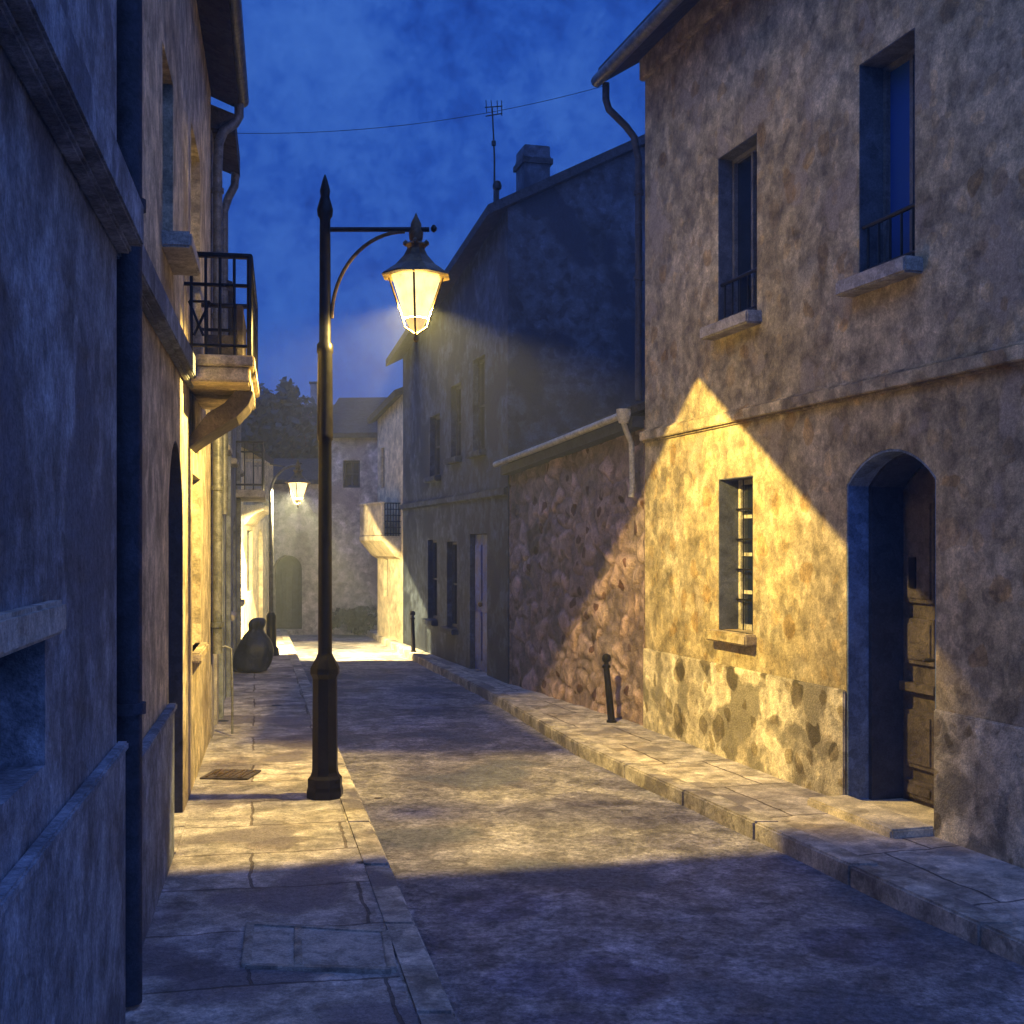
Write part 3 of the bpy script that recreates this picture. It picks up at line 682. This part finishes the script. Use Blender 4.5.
mb.quad(R2.pt(0, -.15, -.01), R2.pt(0, -.15, -2.4), R2.pt(0, 3.5, -2.4), R2.pt(0, 2.87, -.01))
mb.quad(R2.pt(R2.L, -.15, -.01), R2.pt(R2.L, -.15, -2.4), R2.pt(R2.L, 3.3, -2.4), R2.pt(R2.L, 2.62, -.01))
wr = mb.build('wall', 'rubble', r2, smooth=True)
ca = wr.data.color_attributes.new('stone', 'FLOAT_COLOR', 'POINT')
for i in range(len(wr.data.vertices)): c_ = SC[i] if i < len(SC) else (1, 1, 1); ca.data[i].color = (max(c_[0], .2), max(c_[1], .2), max(c_[2], .2), 1)
mb = MB(); P = [R2.pt(-.0, 2.93, .12), R2.pt(R2.L+.05, 2.67, .12), R2.pt(R2.L+.05, 3.35, -2.3), R2.pt(0, 3.65, -2.3)]
mb.hexa(P+[p+Vector((0, 0, .07)) for p in P]); mb.build('roof', 'roof', r2)
mb = MB(); R2.box(mb, 0, R2.L, 2.60, 2.70, -.05, .02)
mb = MB(); mb.tube([R2.pt(-.0, 2.93, .16), R2.pt(R2.L*.5, 2.80, .16), R2.pt(R2.L+.04, 2.68, .16)], .035, 10)
mb.build('gutter', 'gutter', r2, smooth=True)
mb = MB(); P = [R2.pt(0, 2.80, -.03), R2.pt(R2.L, 2.55, -.03), R2.pt(R2.L, 2.55, .11), R2.pt(0, 2.80, .11)]
mb.hexa(P+[p+Vector((0, 0, .10)) for p in P]); mb.build('fascia', 'darkwood', r2)
mb = MB(); mb.tube([R2.pt(.06, 2.95, .17), R2.pt(.06, 2.84, .17), R2.pt(.08, 2.76, .13), R2.pt(.10, 2.66, .07), R2.pt(.10, 2.25, .06), R2.pt(.10, 2.15, .075)], .028, 10)
mb.lathe(R2.pt(.06, 2.84, .17), [(.045, 0), (.065, .06), (.07, .13), (.05, .13)], 12); mb.build('downpipe', 'gutter', r2, smooth=True)

# ------------------------------------------------------------------ RIGHT tall dark house
R3 = Fac((-.05, 14.7), (-1.89, 20.8), (-5, 16))
r3 = empty('house', (1.2, 18.2, 0), 'tall blue-black house with chimney and gable behind the low stone outbuilding', 'house', 'houses along the street')
za, zb = 5.83, 4.95
hs = []
for px0, px1, zq0, zq1 in ((428, 437, .55, 1.78), (447, 457, .5, 1.75), (470, 487, .0, 1.85), (430, 440, 2.75, 3.7), (451, 461, 2.95, 4.0), (473, 485, 2.95, 4.2)):
    aa, bb = R3.at(px1), R3.at(px0); hs.append((min(aa, bb), max(aa, bb), zq0, zq1, 0, .12))
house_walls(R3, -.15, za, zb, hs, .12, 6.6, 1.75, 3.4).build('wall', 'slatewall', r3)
for h in hs:
    if h[2] == 0.0:
        mb = MB(); R3.box(mb, h[0]+.01, h[1]-.01, .01, h[3]-.01, -.118, -.07); m_ = (h[0]+h[1])/2
        for q0, q1 in ((.15, .8), (.95, 1.7)): R3.box(mb, h[0]+.08, m_-.04, q0, q1, -.069, -.05); R3.box(mb, m_+.04, h[1]-.08, q0, q1, -.069, -.05)
        dd = mb.build('door', 'bluewood', r3)
        mb = MB(); mb.lathe(R3.pt(m_+.06, .9, -.04), [(.01, -.03), (.03, -.01), (.03, .02), (.01, .03)], 10); mb.build('handle', 'brass', dd)
    else:
        window(r3, R3, h[0], h[1], h[2], h[3], .12, 1, 1, 'darkwood'); sill(r3, R3, h[0], h[1], h[2], .08, .10, 'slatewall')
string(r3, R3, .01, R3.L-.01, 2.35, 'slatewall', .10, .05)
roof_mesh(R3, za, zb, 6.6, 1.75, .28, (.10, .12), .12, 3.4).build('roof', 'dim_roof', r3)
mb = MB(); cxx, cyy = .27, 15.5
mb.box((cxx, cyy, 6.2), (.34, .42, 1.2), R(15)); c = mb.build('chimney', 'slatewall', r3, bevel=.01)
mb = MB(); mb.box((cxx, cyy, 6.60), (.40, .48, .07), R(15)); mb.lathe((cxx, cyy, 6.64), [(.27, 0), (.20, .17), (.0, .20)], 4, R(60)); mb.build('chimney_cap', 'dim_roof', c)
mb = MB(); mb.tube([(-.19, 15.3, 5.7), (-.19, 15.3, 6.22)], .028, 10); mb.lathe((-.19, 15.3, 6.22), [(.03, 0), (.055, .02), (.06, .06), (.045, .11), (.01, .13)], 12); mb.build('vent_pipe', 'iron', r3, smooth=True)
an = empty('antenna', (-.24, 16.4, 6.1), 'thin television antenna on the roof of the tall dark house', 'antenna')
mb = MB(); mb.tube([(-.24, 16.4, 5.9), (-.24, 16.4, 7.0), (-.27, 16.4, 7.68)], [.016, .013, .010], 8); mb.lathe((-.25, 16.4, 7.15), [(.014, 0), (.03, .01), (.03, .07), (.014, .08)], 8); mb.build('mast', 'iron', an)
mb = MB()
mb.tube([(-.37, 16.4, 7.68), (-.13, 16.35, 7.68)], .008, 6); mb.tube([(-.36, 16.4, 7.56), (-.13, 16.35, 7.58)], .008, 6); mb.tube([(-.14, 16.35, 7.55), (-.14, 16.35, 7.70)], .008, 6)
for q in (-.35, -.28, -.20, -.14): mb.tube([(q, 16.15, 7.68), (q, 16.62, 7.68)], .006, 6)
mb.build('aerial_rods', 'iron', an)

# ------------------------------------------------------------------ RIGHT far pale house with lit balcony
R4 = Fac((-1.89, 20.83), (-2.52, 22.5), (-6, 20))
r4 = empty('house', (-1.0, 22.2, 0), 'pale house with a lit balcony at the far right end of the street', 'house', 'houses along the street')
wA = R4.at(384.5); wB = R4.at(380.5)
hs = [(wA, wB, 2.75, 3.5, 0, .1), (R4.at(387.5), R4.at(384), .75, 1.6, 0, .1)]
hs = [(min(h[0], h[1]), max(h[0], h[1]))+h[2:] for h in hs]
house_walls(R4, -.15, 4.32, 4.05, hs, .1, 4, .8).build('wall', 'cream', r4)
for h in hs: window(r4, R4, *h[:4], .1, 1, 1)
roof_mesh(R4, 4.32, 4.05, 4, .8, .16, (.02, .16), .12).build('roof', 'dim_roof', r4)
b4s = MB(); prof = [(0, 1.45), (.10, 1.5), (.28, 1.72), (.34, 1.78), (.34, 1.86), (0, 1.86)]
s0_, s1_ = .15, R4.L+.05
V = [R4.pt(s0_, z, o) for o, z in prof]+[R4.pt(s1_, z, o) for o, z in prof]; k = len(prof)
b4s.add(V, [tuple(range(k)), tuple(range(k, 2*k))]+[(i, (i+1) % k, k+(i+1) % k, k+i) for i in range(k)])
b4s = b4s.build('balcony', 'cream', r4)
mb = MB(); R4.box(mb, s0_+.01, s1_-.01, 1.87, 2.42, .29, .33); R4.box(mb, s0_, s1_, 2.421, 2.46, .28, .345); mb.build('parapet', 'cream', b4s, bevel=.006)
mb = MB()
for i in range(6): o_ = .03+.25*i/5; mb.tube([R4.pt(s0_+.02, 1.86, o_), R4.pt(s0_+.02, 2.44, o_)], .010, 6)
for i in range(6): z_ = 1.90+.53*i/5; mb.tube([R4.pt(s0_+.02, z_, 0), R4.pt(s0_+.02, z_, .28)], .010, 6)
mb.build('railing', 'iron', b4s)

# ------------------------------------------------------------------ END of the street
EY = 24.1
E1 = Fac((-3.80, EY), (-2.35, EY-.1), (-3, 10))
e1 = empty('house', (-3.1, EY+2, 0), 'plain grey house with a small square window closing the end of the street', 'house', 'houses along the street')
q0, q1 = E1.at(343), E1.at(360)
house_walls(E1, -.15, 3.9, 3.9, [(q0, q1, 2.85, 3.4, 0, .12)], .12, 4, .75).build('wall', 'greywall', e1)
window(e1, E1, q0, q1, 2.85, 3.4, .12, 1, 1, 'darkwood')
roof_mesh(E1, 3.9, 3.9, 4, .9, .15, (.1, .1), .1).build('roof', 'dim_roof', e1)
E2 = Fac((-6.4, EY-.05), (-3.81, EY-.05), (-4, 10))
e2 = empty('house', (-5.1, EY+1.5, 0), 'low dusky building with a dark archway behind the far street lamp', 'house', 'houses along the street')
q0, q1 = E2.at(273), E2.at(302)
house_walls(E2, -.15, 2.95, 2.95, [(q0, q1, 0, 1.5, .28, .3)], .3, 3, .5).build('wall', 'greywall', e2)
mb = MB(); ap = arch_pts(q0+.01, q1-.01, 1.21, .27, 10); V = [E2.pt(q0+.01, 0, -.28)]+[E2.pt(x, z, -.28) for x, z in ap]+[E2.pt(q1-.01, 0, -.28)]; mb.add(V, [tuple(range(len(V)))])
for i in range(5): c_ = q0+(q1-q0)*(i+.5)/5; E2.box(mb, c_-.05, c_+.05, .05, 1.15, -.279, -.26)
mb.build('gate', 'darkwood', e2)
roof_mesh(E2, 2.95, 2.95, 3, .5, .12, (.1, .0), .09).build('roof', 'dim_roof', e2)
E3 = Fac((-6.3, 31), (-3.6, 31.2), (-4, 10))
e3 = empty('house', (-5, 32.5, 0), 'distant dark house whose chimney rises over the trees left of the lamp post', 'house', 'houses along the street')
hs = [(.5, 1.0, 3.2, 4.0, 0, .1), (1.7, 2.2, 3.2, 4.0, 0, .1)]
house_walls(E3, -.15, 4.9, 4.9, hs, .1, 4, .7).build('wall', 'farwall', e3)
for h in hs: window(e3, E3, *h[:4], .1, 1, 1)
roof_mesh(E3, 4.9, 4.9, 4, .55, .2, (.2, .2), .12).build('roof', 'dim_roof', e3)
mb = MB(); mb.box((-5.08, 31.5, 5.25), (.36, .4, 1.3)); c = mb.build('chimney', 'farwall', e3, bevel=.01)
mb = MB(); mb.box((-5.08, 31.5, 5.93), (.42, .46, .06)); mb.build('chimney_cap', 'dim_roof', c)

# ------------------------------------------------------------------ foliage
def leafy(center, rad, n, size, rr, lobes=9):
    mb = MB(); L_ = []
    for i in range(lobes):
        d_ = Vector((rr.gauss(0, 1), rr.gauss(0, 1), rr.gauss(0, 1))).normalized()*rr.uniform(.35, .8)
        L_.append((Vector((d_.x*rad[0], d_.y*rad[1], d_.z*rad[2])), rr.uniform(.28, .5)))
    c = Vector(center)
    for i in range(n):
        o, s_ = rr.choice(L_)
        d_ = Vector((rr.gauss(0, 1), rr.gauss(0, 1), rr.gauss(0, 1))).normalized()*rr.uniform(.45, 1.05)**.6
        p = c+o+Vector((d_.x*rad[0], d_.y*rad[1], d_.z*rad[2]))*s_
        a = Vector((rr.gauss(0, 1), rr.gauss(0, 1), rr.gauss(0, 1))).normalized(); b = a.orthogonal().normalized()
        sz = size*rr.uniform(.6, 1.4); a *= sz; b *= sz*.55
        mb.add([p-a, p-a*.2-b, p+a*.5-b*.7, p+a, p+a*.5+b*.7, p-a*.2+b], [(0, 1, 2, 3, 4, 5)])
    return mb
def tree(x, y, ztop, rx, rz, label, seed, n=5200, size=.085):
    rr = random.Random(seed)
    t = empty('leafy_tree', (x, y, -.15), label, 'tree', 'trees beyond the end of the street')
    cz = ztop-rz
    tr = MB(); tr.tube([(x, y, -.15), (x+.05, y, 1.2), (x-.05, y+.05, 2.4), (x, y, cz+.3)], [.16, .13, .10, .05], 10)
    for i in range(7):
        a = rr.uniform(0, 6.28); q = rr.uniform(.5, .9)
        tr.tube([(x, y, cz-.9+i*.15), (x+math.cos(a)*rx*.4*q, y+math.sin(a)*rx*.4*q, cz-.3+i*.12), (x+math.cos(a)*rx*q, y+math.sin(a)*rx*q, cz+.2+.12*i)], [.05, .035, .012], 6)
    tr.build('trunk', 'bark', t, smooth=True)
    leafy((x, y, cz), (rx, rx, rz), n, size, rr, 14).build('crown', 'leaf', t)
tree(-6.15, 26.3, 5.35, 1.15, 1.7, 'dark leafy tree beside the balcony, leftmost of the trees beyond the street', 11)
tree(-5.35, 26.9, 5.75, .95, 1.9, 'tallest dark tree with loose leaf sprays against the sky above the far lamp', 12)
tree(-4.45, 26.6, 4.9, 1.0, 1.5, 'dark leafy tree directly behind the tall lamp post, near the distant chimney', 13)
tree(-7.3, 27.5, 5.0, 1.2, 1.6, 'dark leafy tree hidden mostly behind the left row of houses', 14, 3000)
# sprigs
rr = random.Random(5)
sh = empty('shrub', (-3.35, 23.6, 0), 'small dark shrub against the foot of the grey end house', 'shrub')
mb = leafy((-3.15, 23.72, .22), (.50, .20, .30), 1500, .045, rr, 12); mb.build('foliage', 'shrub', sh)
mb = MB()
for i in range(8): a = rr.uniform(0, 6.28); mb.tube([(-3.15, 23.72, -.02), (-3.15+.3*math.cos(a), 23.72+.1*math.sin(a), .35)], [.012, .004], 6)
mb.build('stem', 'bark', sh)

# ------------------------------------------------------------------ street lamps
LX, LY, LZ = -.648, 8.1, 3.38
def street_lamp(px, py, lx, zfoot, s, arm_z, label, glow, k):
    """px,py foot of the post, lx lantern x, s = size of the fittings"""
    t = empty('street_lamp', (px, py, 0), label, 'street lamp', 'cast iron street lamps')
    c = (px, py, 0)
    if k == 0:
        mb = MB()
        mb.lathe(c, [(.125, 0), (.125, .05), (.118, .075), (.118, .13), (.10, .15), (.092, .17), (.088, .20), (.086, .50), (.084, .80), (.092, .82), (.10, .835), (.10, .87), (.085, .90), (.055, .955), (.050, .97)], 8, R(22.5))
        mb.build('base', 'iron', t)
        mb = MB(); mb.lathe(c, [(.048, .96), (.046, 1.6), (.044, 2.4), (.052, 2.41), (.054, 2.45), (.050, 2.99), (.056, 3.0), (.056, 3.05), (.040, 3.07), (.036, 3.9), (.05, 3.92), (.055, 3.96), (.045, 4.0), (.03, 4.05), (.036, 4.09), (.018, 4.16), (.004, 4.20)], 16)
        mb.build('post', 'iron', t, smooth=True)
    else:
        mb = MB(); mb.lathe(c, [(.13, 0), (.12, .10), (.085, .14), (.08, .55), (.085, .6), (.05, .66)], 12); mb.build('base', 'iron', t, smooth=True)
    ax = lx-px
    mb = MB()
    if k == 0:
        mb.tube([(px+.03, py, arm_z), (lx+.09, py, arm_z)], .017, 8)
        mb.lathe((lx+.12, py, arm_z-.02), [(.005, 0), (.018, .01), (.022, .03), (.01, .05)], 8)
        mb.build('arm', 'iron', t, smooth=True)
        mb = MB(); pts = []
        for i in range(17):
            q = i/16; th = q*math.pi/2; pts.append((px+.045+(ax-.12)*(1-math.cos(th)), py, arm_z-.60+.585*math.sin(th)))
        mb.tube(pts, .013, 8); mb.build('curved_brace', 'brass', t, smooth=True)
    else:
        pts = [(px, py, .6), (px, py, 1.5), (px+.0, py, arm_z-.42)]
        for i in range(1, 11):
            th = math.pi/2*i/10; pts.append((px+(ax-.02)*(1-math.cos(th)), py, arm_z-.42+.42*math.sin(th)))
        mb.tube(pts, [.04, .036, .03]+[.022]*10, 10); mb.build('post', 'pipe', t, smooth=True)
        mb = MB(); mb.tube([(px-.02, py, arm_z+.02), (px+.25, py, arm_z-.03), (lx+.06, py, arm_z+.03)], .010, 8); mb.build('arm', 'iron', t, smooth=True)
    # lantern
    def P(q): return q*s
    zc = arm_z
    mb = MB()
    mb.lathe((lx, py, zc), [(P(.02), P(-.10)), (P(.045), P(-.07)), (P(.05), P(-.02)), (P(.04), P(.0)), (P(.035), P(.04)), (P(.015), P(.08)), (P(.003), P(.11))], 10)
    lan = mb.build('lantern', 'brass', t, smooth=True)
    rt = 2**.5
    mb = MB(); mb.lathe((lx, py, zc), [(P(.06), P(-.09)), (P(.075), P(-.105)), (P(.06), P(-.13)), (P(.085), P(-.18)), (P(.13)*1.1, P(-.245)), (P(.205)*1.12, P(-.305)), (P(.215)*1.12, P(-.32)), (P(.19)*1.08, P(-.32))], 8, R(22.5))
    for i in range(4):
        a = R(45)*2*i; mb.lathe((lx+P(.07)*math.cos(a), py+P(.07)*math.sin(a), zc+P(-.115)), [(P(.003), 0), (P(.018), P(.012)), (P(.018), P(.03)), (P(.003), P(.045))], 6)
    mb.build('hood', 'brass', lan)
    mb = MB(); n8 = 8
    top, bot = (P(.172), P(-.325)), (P(.082), P(-.60))
    V = [];
    for (r_, z_) in (bot, top):
        for i in range(n8): a = R(22.5)+R(45)*i; V.append((lx+r_*math.cos(a), py+r_*math.sin(a), zc+z_))
    mb.add(V, [(i, (i+1) % n8, n8+(i+1) % n8, n8+i) for i in range(n8)])
    g = mb.build('lantern_glass', glow, lan); g.visible_shadow = True
    mb = MB(); mb.lathe((lx, py, zc), [(P(.04), P(-.68)), (P(.078), P(-.605))], 8, R(22.5)); mb.build('lower_glass', 'bottomglass', lan)
    mb = MB()
    for i in range(4):
        a = R(0)+R(90)*i+R(0)
        mb.tube([(lx+P(.182)*math.cos(a), py+P(.182)*math.sin(a), zc+P(-.325)), (lx+P(.088)*math.cos(a), py+P(.088)*math.sin(a), zc+P(-.61)), (lx+P(.075)*math.cos(a), py+P(.075)*math.sin(a), zc+P(-.66)), (lx, py, zc+P(-.71))], P(.008), 6)
    mb.lathe((lx, py, zc), [(P(.003), P(-.765)), (P(.018), P(-.75)), (P(.018), P(-.73)), (P(.008), P(-.715)), (P(.02), P(-.705)), (P(.006), P(-.69))], 8)
    mb.build('cage', 'brass', lan, smooth=True)
    return t
l1o = street_lamp(-1.262, 8.1, LX, 0, 1.0, 3.83, 'tall black cast iron street lamp with glowing lantern on the near left pavement', 'glow', 0)
l2o = street_lamp(-3.715, 18.5, -3.30, 0, .86, 2.93, 'smaller glowing street lamp with curved neck far down the left pavement', 'glowfar', 1)
GL = [o for o in bpy.data.objects if o.name.startswith(('lantern_glass', 'lower_glass'))]
# light given by the near lantern: soft bulb glow through the panes, hard-edged pool below
def lamp_set(cx, cy, cz, par, E_):
    for i, (kind, kw) in enumerate(E_):
        o = lamp_light(kind, 'bulb', (cx, cy, cz), **kw)
        o.parent = par; o.location = Vector((cx, cy, cz))-par.location
def plane(L, p, q, inside, soft):
    """unit normal of the plane through the bulb and two points, facing the lit side"""
    L, p, q, i_ = map(Vector, (L, p, q, inside)); n = (p-L).cross(q-L).normalized()
    return ((n if n.dot(i_-L) > 0 else -n), soft)
def throw(par, L, energy, base, regions, color, size=.022):
    """a bulb whose panes and reflector send most of its light into a few wedges"""
    o = lamp_light('POINT', 'bulb', L, energy, color, size); o.parent = par; o.location = Vector(L)-par.location
    l = o.data; l.use_nodes = True; t = l.node_tree; em = [n for n in t.nodes if n.type == 'EMISSION'][0]
    tcn = N(t, 'ShaderNodeTexCoord'); tot = None
    for mult, planes in regions:
        acc = None
        for n_, soft in planes:
            d_ = N(t, 'ShaderNodeVectorMath', operation='DOT_PRODUCT'); t.links.new(tcn.outputs['Normal'], d_.inputs[0]); d_.inputs[1].default_value = n_*SIGN
            r_ = N(t, 'ShaderNodeMapRange', interpolation_type='SMOOTHSTEP'); r_.inputs['From Min'].default_value = -soft; r_.inputs['From Max'].default_value = soft
            t.links.new(d_.outputs['Value'], r_.inputs['Value'])
            if acc is None: acc = r_.outputs[0]
            else:
                m_ = N(t, 'ShaderNodeMath', operation='MULTIPLY'); t.links.new(acc, m_.inputs[0]); t.links.new(r_.outputs[0], m_.inputs[1]); acc = m_.outputs[0]
        m_ = N(t, 'ShaderNodeMath', operation='MULTIPLY'); m_.inputs[1].default_value = mult; t.links.new(acc, m_.inputs[0])
        if tot is None: tot = m_.outputs[0]
        else:
            x_ = N(t, 'ShaderNodeMath', operation='MAXIMUM'); t.links.new(tot, x_.inputs[0]); t.links.new(m_.outputs[0], x_.inputs[1]); tot = x_.outputs[0]
    x_ = N(t, 'ShaderNodeMath', operation='ADD'); t.links.new(tot, x_.inputs[0]); x_.inputs[1].default_value = base
    t.links.new(x_.outputs[0], em.inputs['Strength'])
SIGN = 1
BL = (LX, LY, 3.34)
throw(l1o, BL, 1000, .006, [
    (.030, [plane(BL, (2.2, 8, 4.6), (1.3, 11, 4.6), (1.6, 10, 3), .16), plane(BL, (2.2, 8.0, 0), (2.2, 8.0, 4), (1.8, 10, 1), .22)]),
    (.065, [plane(BL, (-4, 8.3, 0), (4, 8.3, 0), (0, 14, 3), .5)]),
    (1.15, [plane(BL, (-1.8, 6.25, 0), (1.48, 7.1, 0), (0, 8.1, 0), .035), plane(BL, (-2.6, 10.35, 0), (.6, 10.35, 0), (0, 8.1, 0), .055), plane(BL, (-2.3, 6, 0), (-2.9, 12, 0), (0, 8.1, 0), .02), plane(BL, (1.24, 11.2, 0), (2.9, 5.6, 0), (0, 8.1, 0), .05)]),
    (1.5, [plane(BL, (1.56, 10.1, 3.1), (2.21, 7.95, 1.7), (1.6, 10.1, 1), .012), plane(BL, (1.56, 10.1, 3.1), (1.26, 11.2, 2.77), (1.6, 10.1, 1), .012),
            plane(BL, (1.24, 11.25, 2.2), (.56, 14.07, 0), (1.6, 9.5, 1), .016), plane(BL, (.578, 10.2, 0), (2.18, 5.1, 0), (1.8, 9, 1), .03), plane(BL, (2.40, 7.25, 0), (2.40, 7.25, 2), (1.8, 9, 1), .16)]),
    (1.45, [plane(BL, (-2.03, 7.38, 0), (-2.03, 7.38, 2), (-2.2, 9.5, 1), .02), plane(BL, (-2.25, 8.5, 2.95), (-2.5, 10, 2.9), (-2.4, 9.5, 1), .13), plane(BL, (-1.9, 6, 0), (-2.5, 12, 0), (-2.4, 9.5, 1), .04)]),
], WARM)
BF = (-3.30, 18.5, 2.52)
throw(l2o, BF, 1300, .007, [
    (4.6, [plane(BF, (-1.2, 18.6, 0), (-2.35, 22.2, 0), (-3, 20, 0), .03), plane(BF, (-4, 18.55, 0), (-1, 18.75, 0), (-3, 20, 0), .02), plane(BF, (-4, 22.1, 0), (-1, 22.0, 0), (-3, 20, 0), .04)]),
    (1.15, [plane(BF, (-4, 18.5, 0), (-1, 18.75, 0), (-3, 20, 0), .02), plane(BF, (-1.87, 20.8, 1.44), (-1.28, 18.79, .53), (-2.2, 21.5, .8), .02), plane(BF, (-1.7, 21, 2.46), (-2.5, 22.6, 2.46), (-2.2, 21.5, .8), .03), plane(BF, (-2.62, 22.7, 0), (-2.62, 22.7, 2), (-2.2, 21, .8), .02)]),
    (.9, [plane(BF, (-5, 18.75, 0), (-1, 18.75, 0), (-3, 20, 0), .02), plane(BF, (-4.38, 19.3, 0), (-4.38, 19.3, 2), (-4.6, 21, .8), .03), plane(BF, (-4.45, 20, 2.15), (-4.7, 23, 2.15), (-4.6, 21, .8), .04), plane(BF, (-4.73, 23.2, 0), (-4.73, 23.2, 2), (-4.6, 21, .8), .03)]),
], (1, .77, .34))
for o in GL: o.visible_shadow = False   # the panes let their bulb's light out

# ------------------------------------------------------------------ small things
def bollard(x, y, h, lean, label):
    t = empty('bollard', (x, y, 0), label, 'bollard', 'slim iron bollards')
    mb = MB(); mb.tube([(x, y, 0), (x+lean*.85, y, h*.85)], [.036, .030], 12); mb.lathe((x, y, 0), [(.05, 0), (.05, .02), (.037, .03)], 12); mb.build('post', 'iron', t, smooth=True)
    mb = MB(); mb.lathe((x+lean*.85, y, h*.83), [(.030, 0), (.042, .01), (.042, .03), (.024, .045), (.022, .06), (.040, .075), (.046, .10), (.038, .13), (.012, .145)], 12); mb.build('knob', 'iron', t, smooth=True)
bollard(.955, 11.5, .62, -.06, 'leaning black iron bollard by the corner of the rubble stone wall')
bollard(-1.56, 19.0, .62, -.02, 'small black bollard by the lit wall of the far pale house')

# sack
def sack():
    rr = random.Random(2); mb = MB(); X, Y = -3.47, 16.1
    prof = [(.15, 0), (.20, .01), (.235, .07), (.25, .15), (.25, .24), (.235, .33), (.20, .41), (.15, .48), (.105, .53), (.085, .56), (.085, .585), (.105, .63), (.10, .69), (.055, .73)]
    n = 28; V = []; Fc = []
    for j, (r_, z_) in enumerate(prof):
        sh_ = .05*math.sin(z_*4)-.02+(0 if z_ < .5 else (z_-.5)*.35)
        for i in range(n):
            a = 2*math.pi*i/n; q = r_*(1+.22*mnoise.noise(Vector((math.cos(a)*1.5, math.sin(a)*1.5, z_*4)))+(.09 if z_ > .42 else .03)*math.sin(a*7+z_*6))
            V.append((X+q*math.cos(a)*1.05+sh_, Y+q*math.sin(a), z_))
    for j in range(len(prof)-1):
        for i in range(n): Fc.append((j*n+i, j*n+(i+1) % n, (j+1)*n+(i+1) % n, (j+1)*n+i))
    Fc.append(tuple(range(n))[::-1]); Fc.append(tuple((len(prof)-1)*n+i for i in range(n)))
    mb.add(V, Fc)
    t = empty('sack', (X, Y, 0), 'bulging dark blue sack tied at the neck, standing by the left wall', 'sack')
    o = mb.build('bag', 'sack', t, smooth=True)
    sb = o.modifiers.new('s', 'SUBSURF'); sb.levels = 1; sb.render_levels = 2
    mb = MB(); mb.lathe((X+.045, Y, .555), [(.070, 0), (.082, .01), (.082, .03), (.070, .04)], 14); mb.build('tie', 'iron', t, smooth=True)
sack()

# iron grating in the left pavement
def grate():
    x, y = -1.64*1.0, 0
    cx_, cy_ = (231-512)/F*(2040/(775.5-545)), 2040/(775.5-545)
    rz = R(-5); t = empty('drain_grate', (cx_, cy_, .006), 'small rusty oblong drain grate in the lit left pavement', 'drain grate')
    mb = MB(); mb.box((cx_, cy_, .008), (.36, .34, .012), rz); t1_ = mb.build('frame', 'doorwood', t, bevel=.004)
    mb = MB()
    for i in range(7):
        q = -.13+.26*i/6; mb.box((cx_+q*math.cos(rz), cy_+q*math.sin(rz), .0165), (.016, .29, .006), rz+R(5 if i % 2 else -4))
    mb.lathe((cx_-.10, cy_+.01, .014), [(.045, 0), (.045, .006), (.03, .0065), (.03, .002)], 16)
    mb.build('bars', 'brass', t)
grate()
# framed inspection slab near the viewer
def slab():
    def g(px, py, z=.0): Y = (EYE-z)*F/(py-HY); return Vector(((px-512)/F*Y, Y, z))
    c = [g(246, 968), g(392, 972), g(385, 934), g(250, 926)]
    t = empty('inspection_cover', tuple((c[0]+c[2])/2), 'long stone-framed inspection cover in two panels at the near left pavement', 'inspection cover')
    mb = MB()
    def bar(a, b, wd, z):
        d_ = (b-a).normalized(); n_ = Vector((-d_.y, d_.x, 0))*wd/2
        P = [a-n_, b-n_, b+n_, a+n_]; mb.hexa([p+Vector((0, 0, -.02)) for p in P]+[p+Vector((0, 0, z)) for p in P])
    bar(c[0], c[1], .04, .016); bar(c[3], c[2], .04, .016); bar(c[0], c[3], .04, .0185); bar(c[1], c[2], .04, .0185)
    m0, m1 = c[0].lerp(c[1], .36), c[3].lerp(c[2], .36); bar(m0, m1, .035, .0185)
    mb.build('frame', 'kerb', t, bevel=.004)
    for (a_, b_, c_, d_) in ((c[0], m0, m1, c[3]), (m0, c[1], c[2], m1)):
        m = MB(); ce = (a_+b_+c_+d_)/4; P = [ce+(p-ce)*.93 for p in (a_, b_, c_, d_)]
        m.hexa([p+Vector((0, 0, -.02)) for p in P]+[p+Vector((0, 0, .010)) for p in P]); m.build('panel', 'stone', t, bevel=.004)
slab()
# overhead cable
def cable(p, q, sag, label):
    p, q = Vector(p), Vector(q); pts = []
    for i in range(33):
        t_ = i/32; v = p.lerp(q, t_); v.z -= sag*4*t_*(1-t_); pts.append(v)
    mb = MB(); mb.tube(pts, .0027, 5); o = mb.build('cable', 'iron', base=tuple(p)); tag(o, label, 'cable')
cable(A2.pt(A2.L-.02, 5.32, .02), R1.pt(0.05, 5.93, .40), .14, 'thin overhead cable sagging across the street between the roofs')

# ------------------------------------------------------------------ night air round the lamps
mb = MB(); mb.box((-1, 20, 5.0), (120, 90, 12.4))
hz = mb.build('haze', 'iron'); tag(hz, kind='stuff')
hm = bpy.data.materials.new('night_air'); hm.use_nodes = True; t = hm.node_tree; t.nodes.clear()
pv = N(t, 'ShaderNodeVolumePrincipled'); pv.inputs['Density'].default_value = .0068; pv.inputs['Color'].default_value = (.72, .84, .95, 1); pv.inputs['Anisotropy'].default_value = 0.0
out = N(t, 'ShaderNodeOutputMaterial'); t.links.new(pv.outputs[0], out.inputs['Volume'])
hz.data.materials.clear(); hz.data.materials.append(hm)
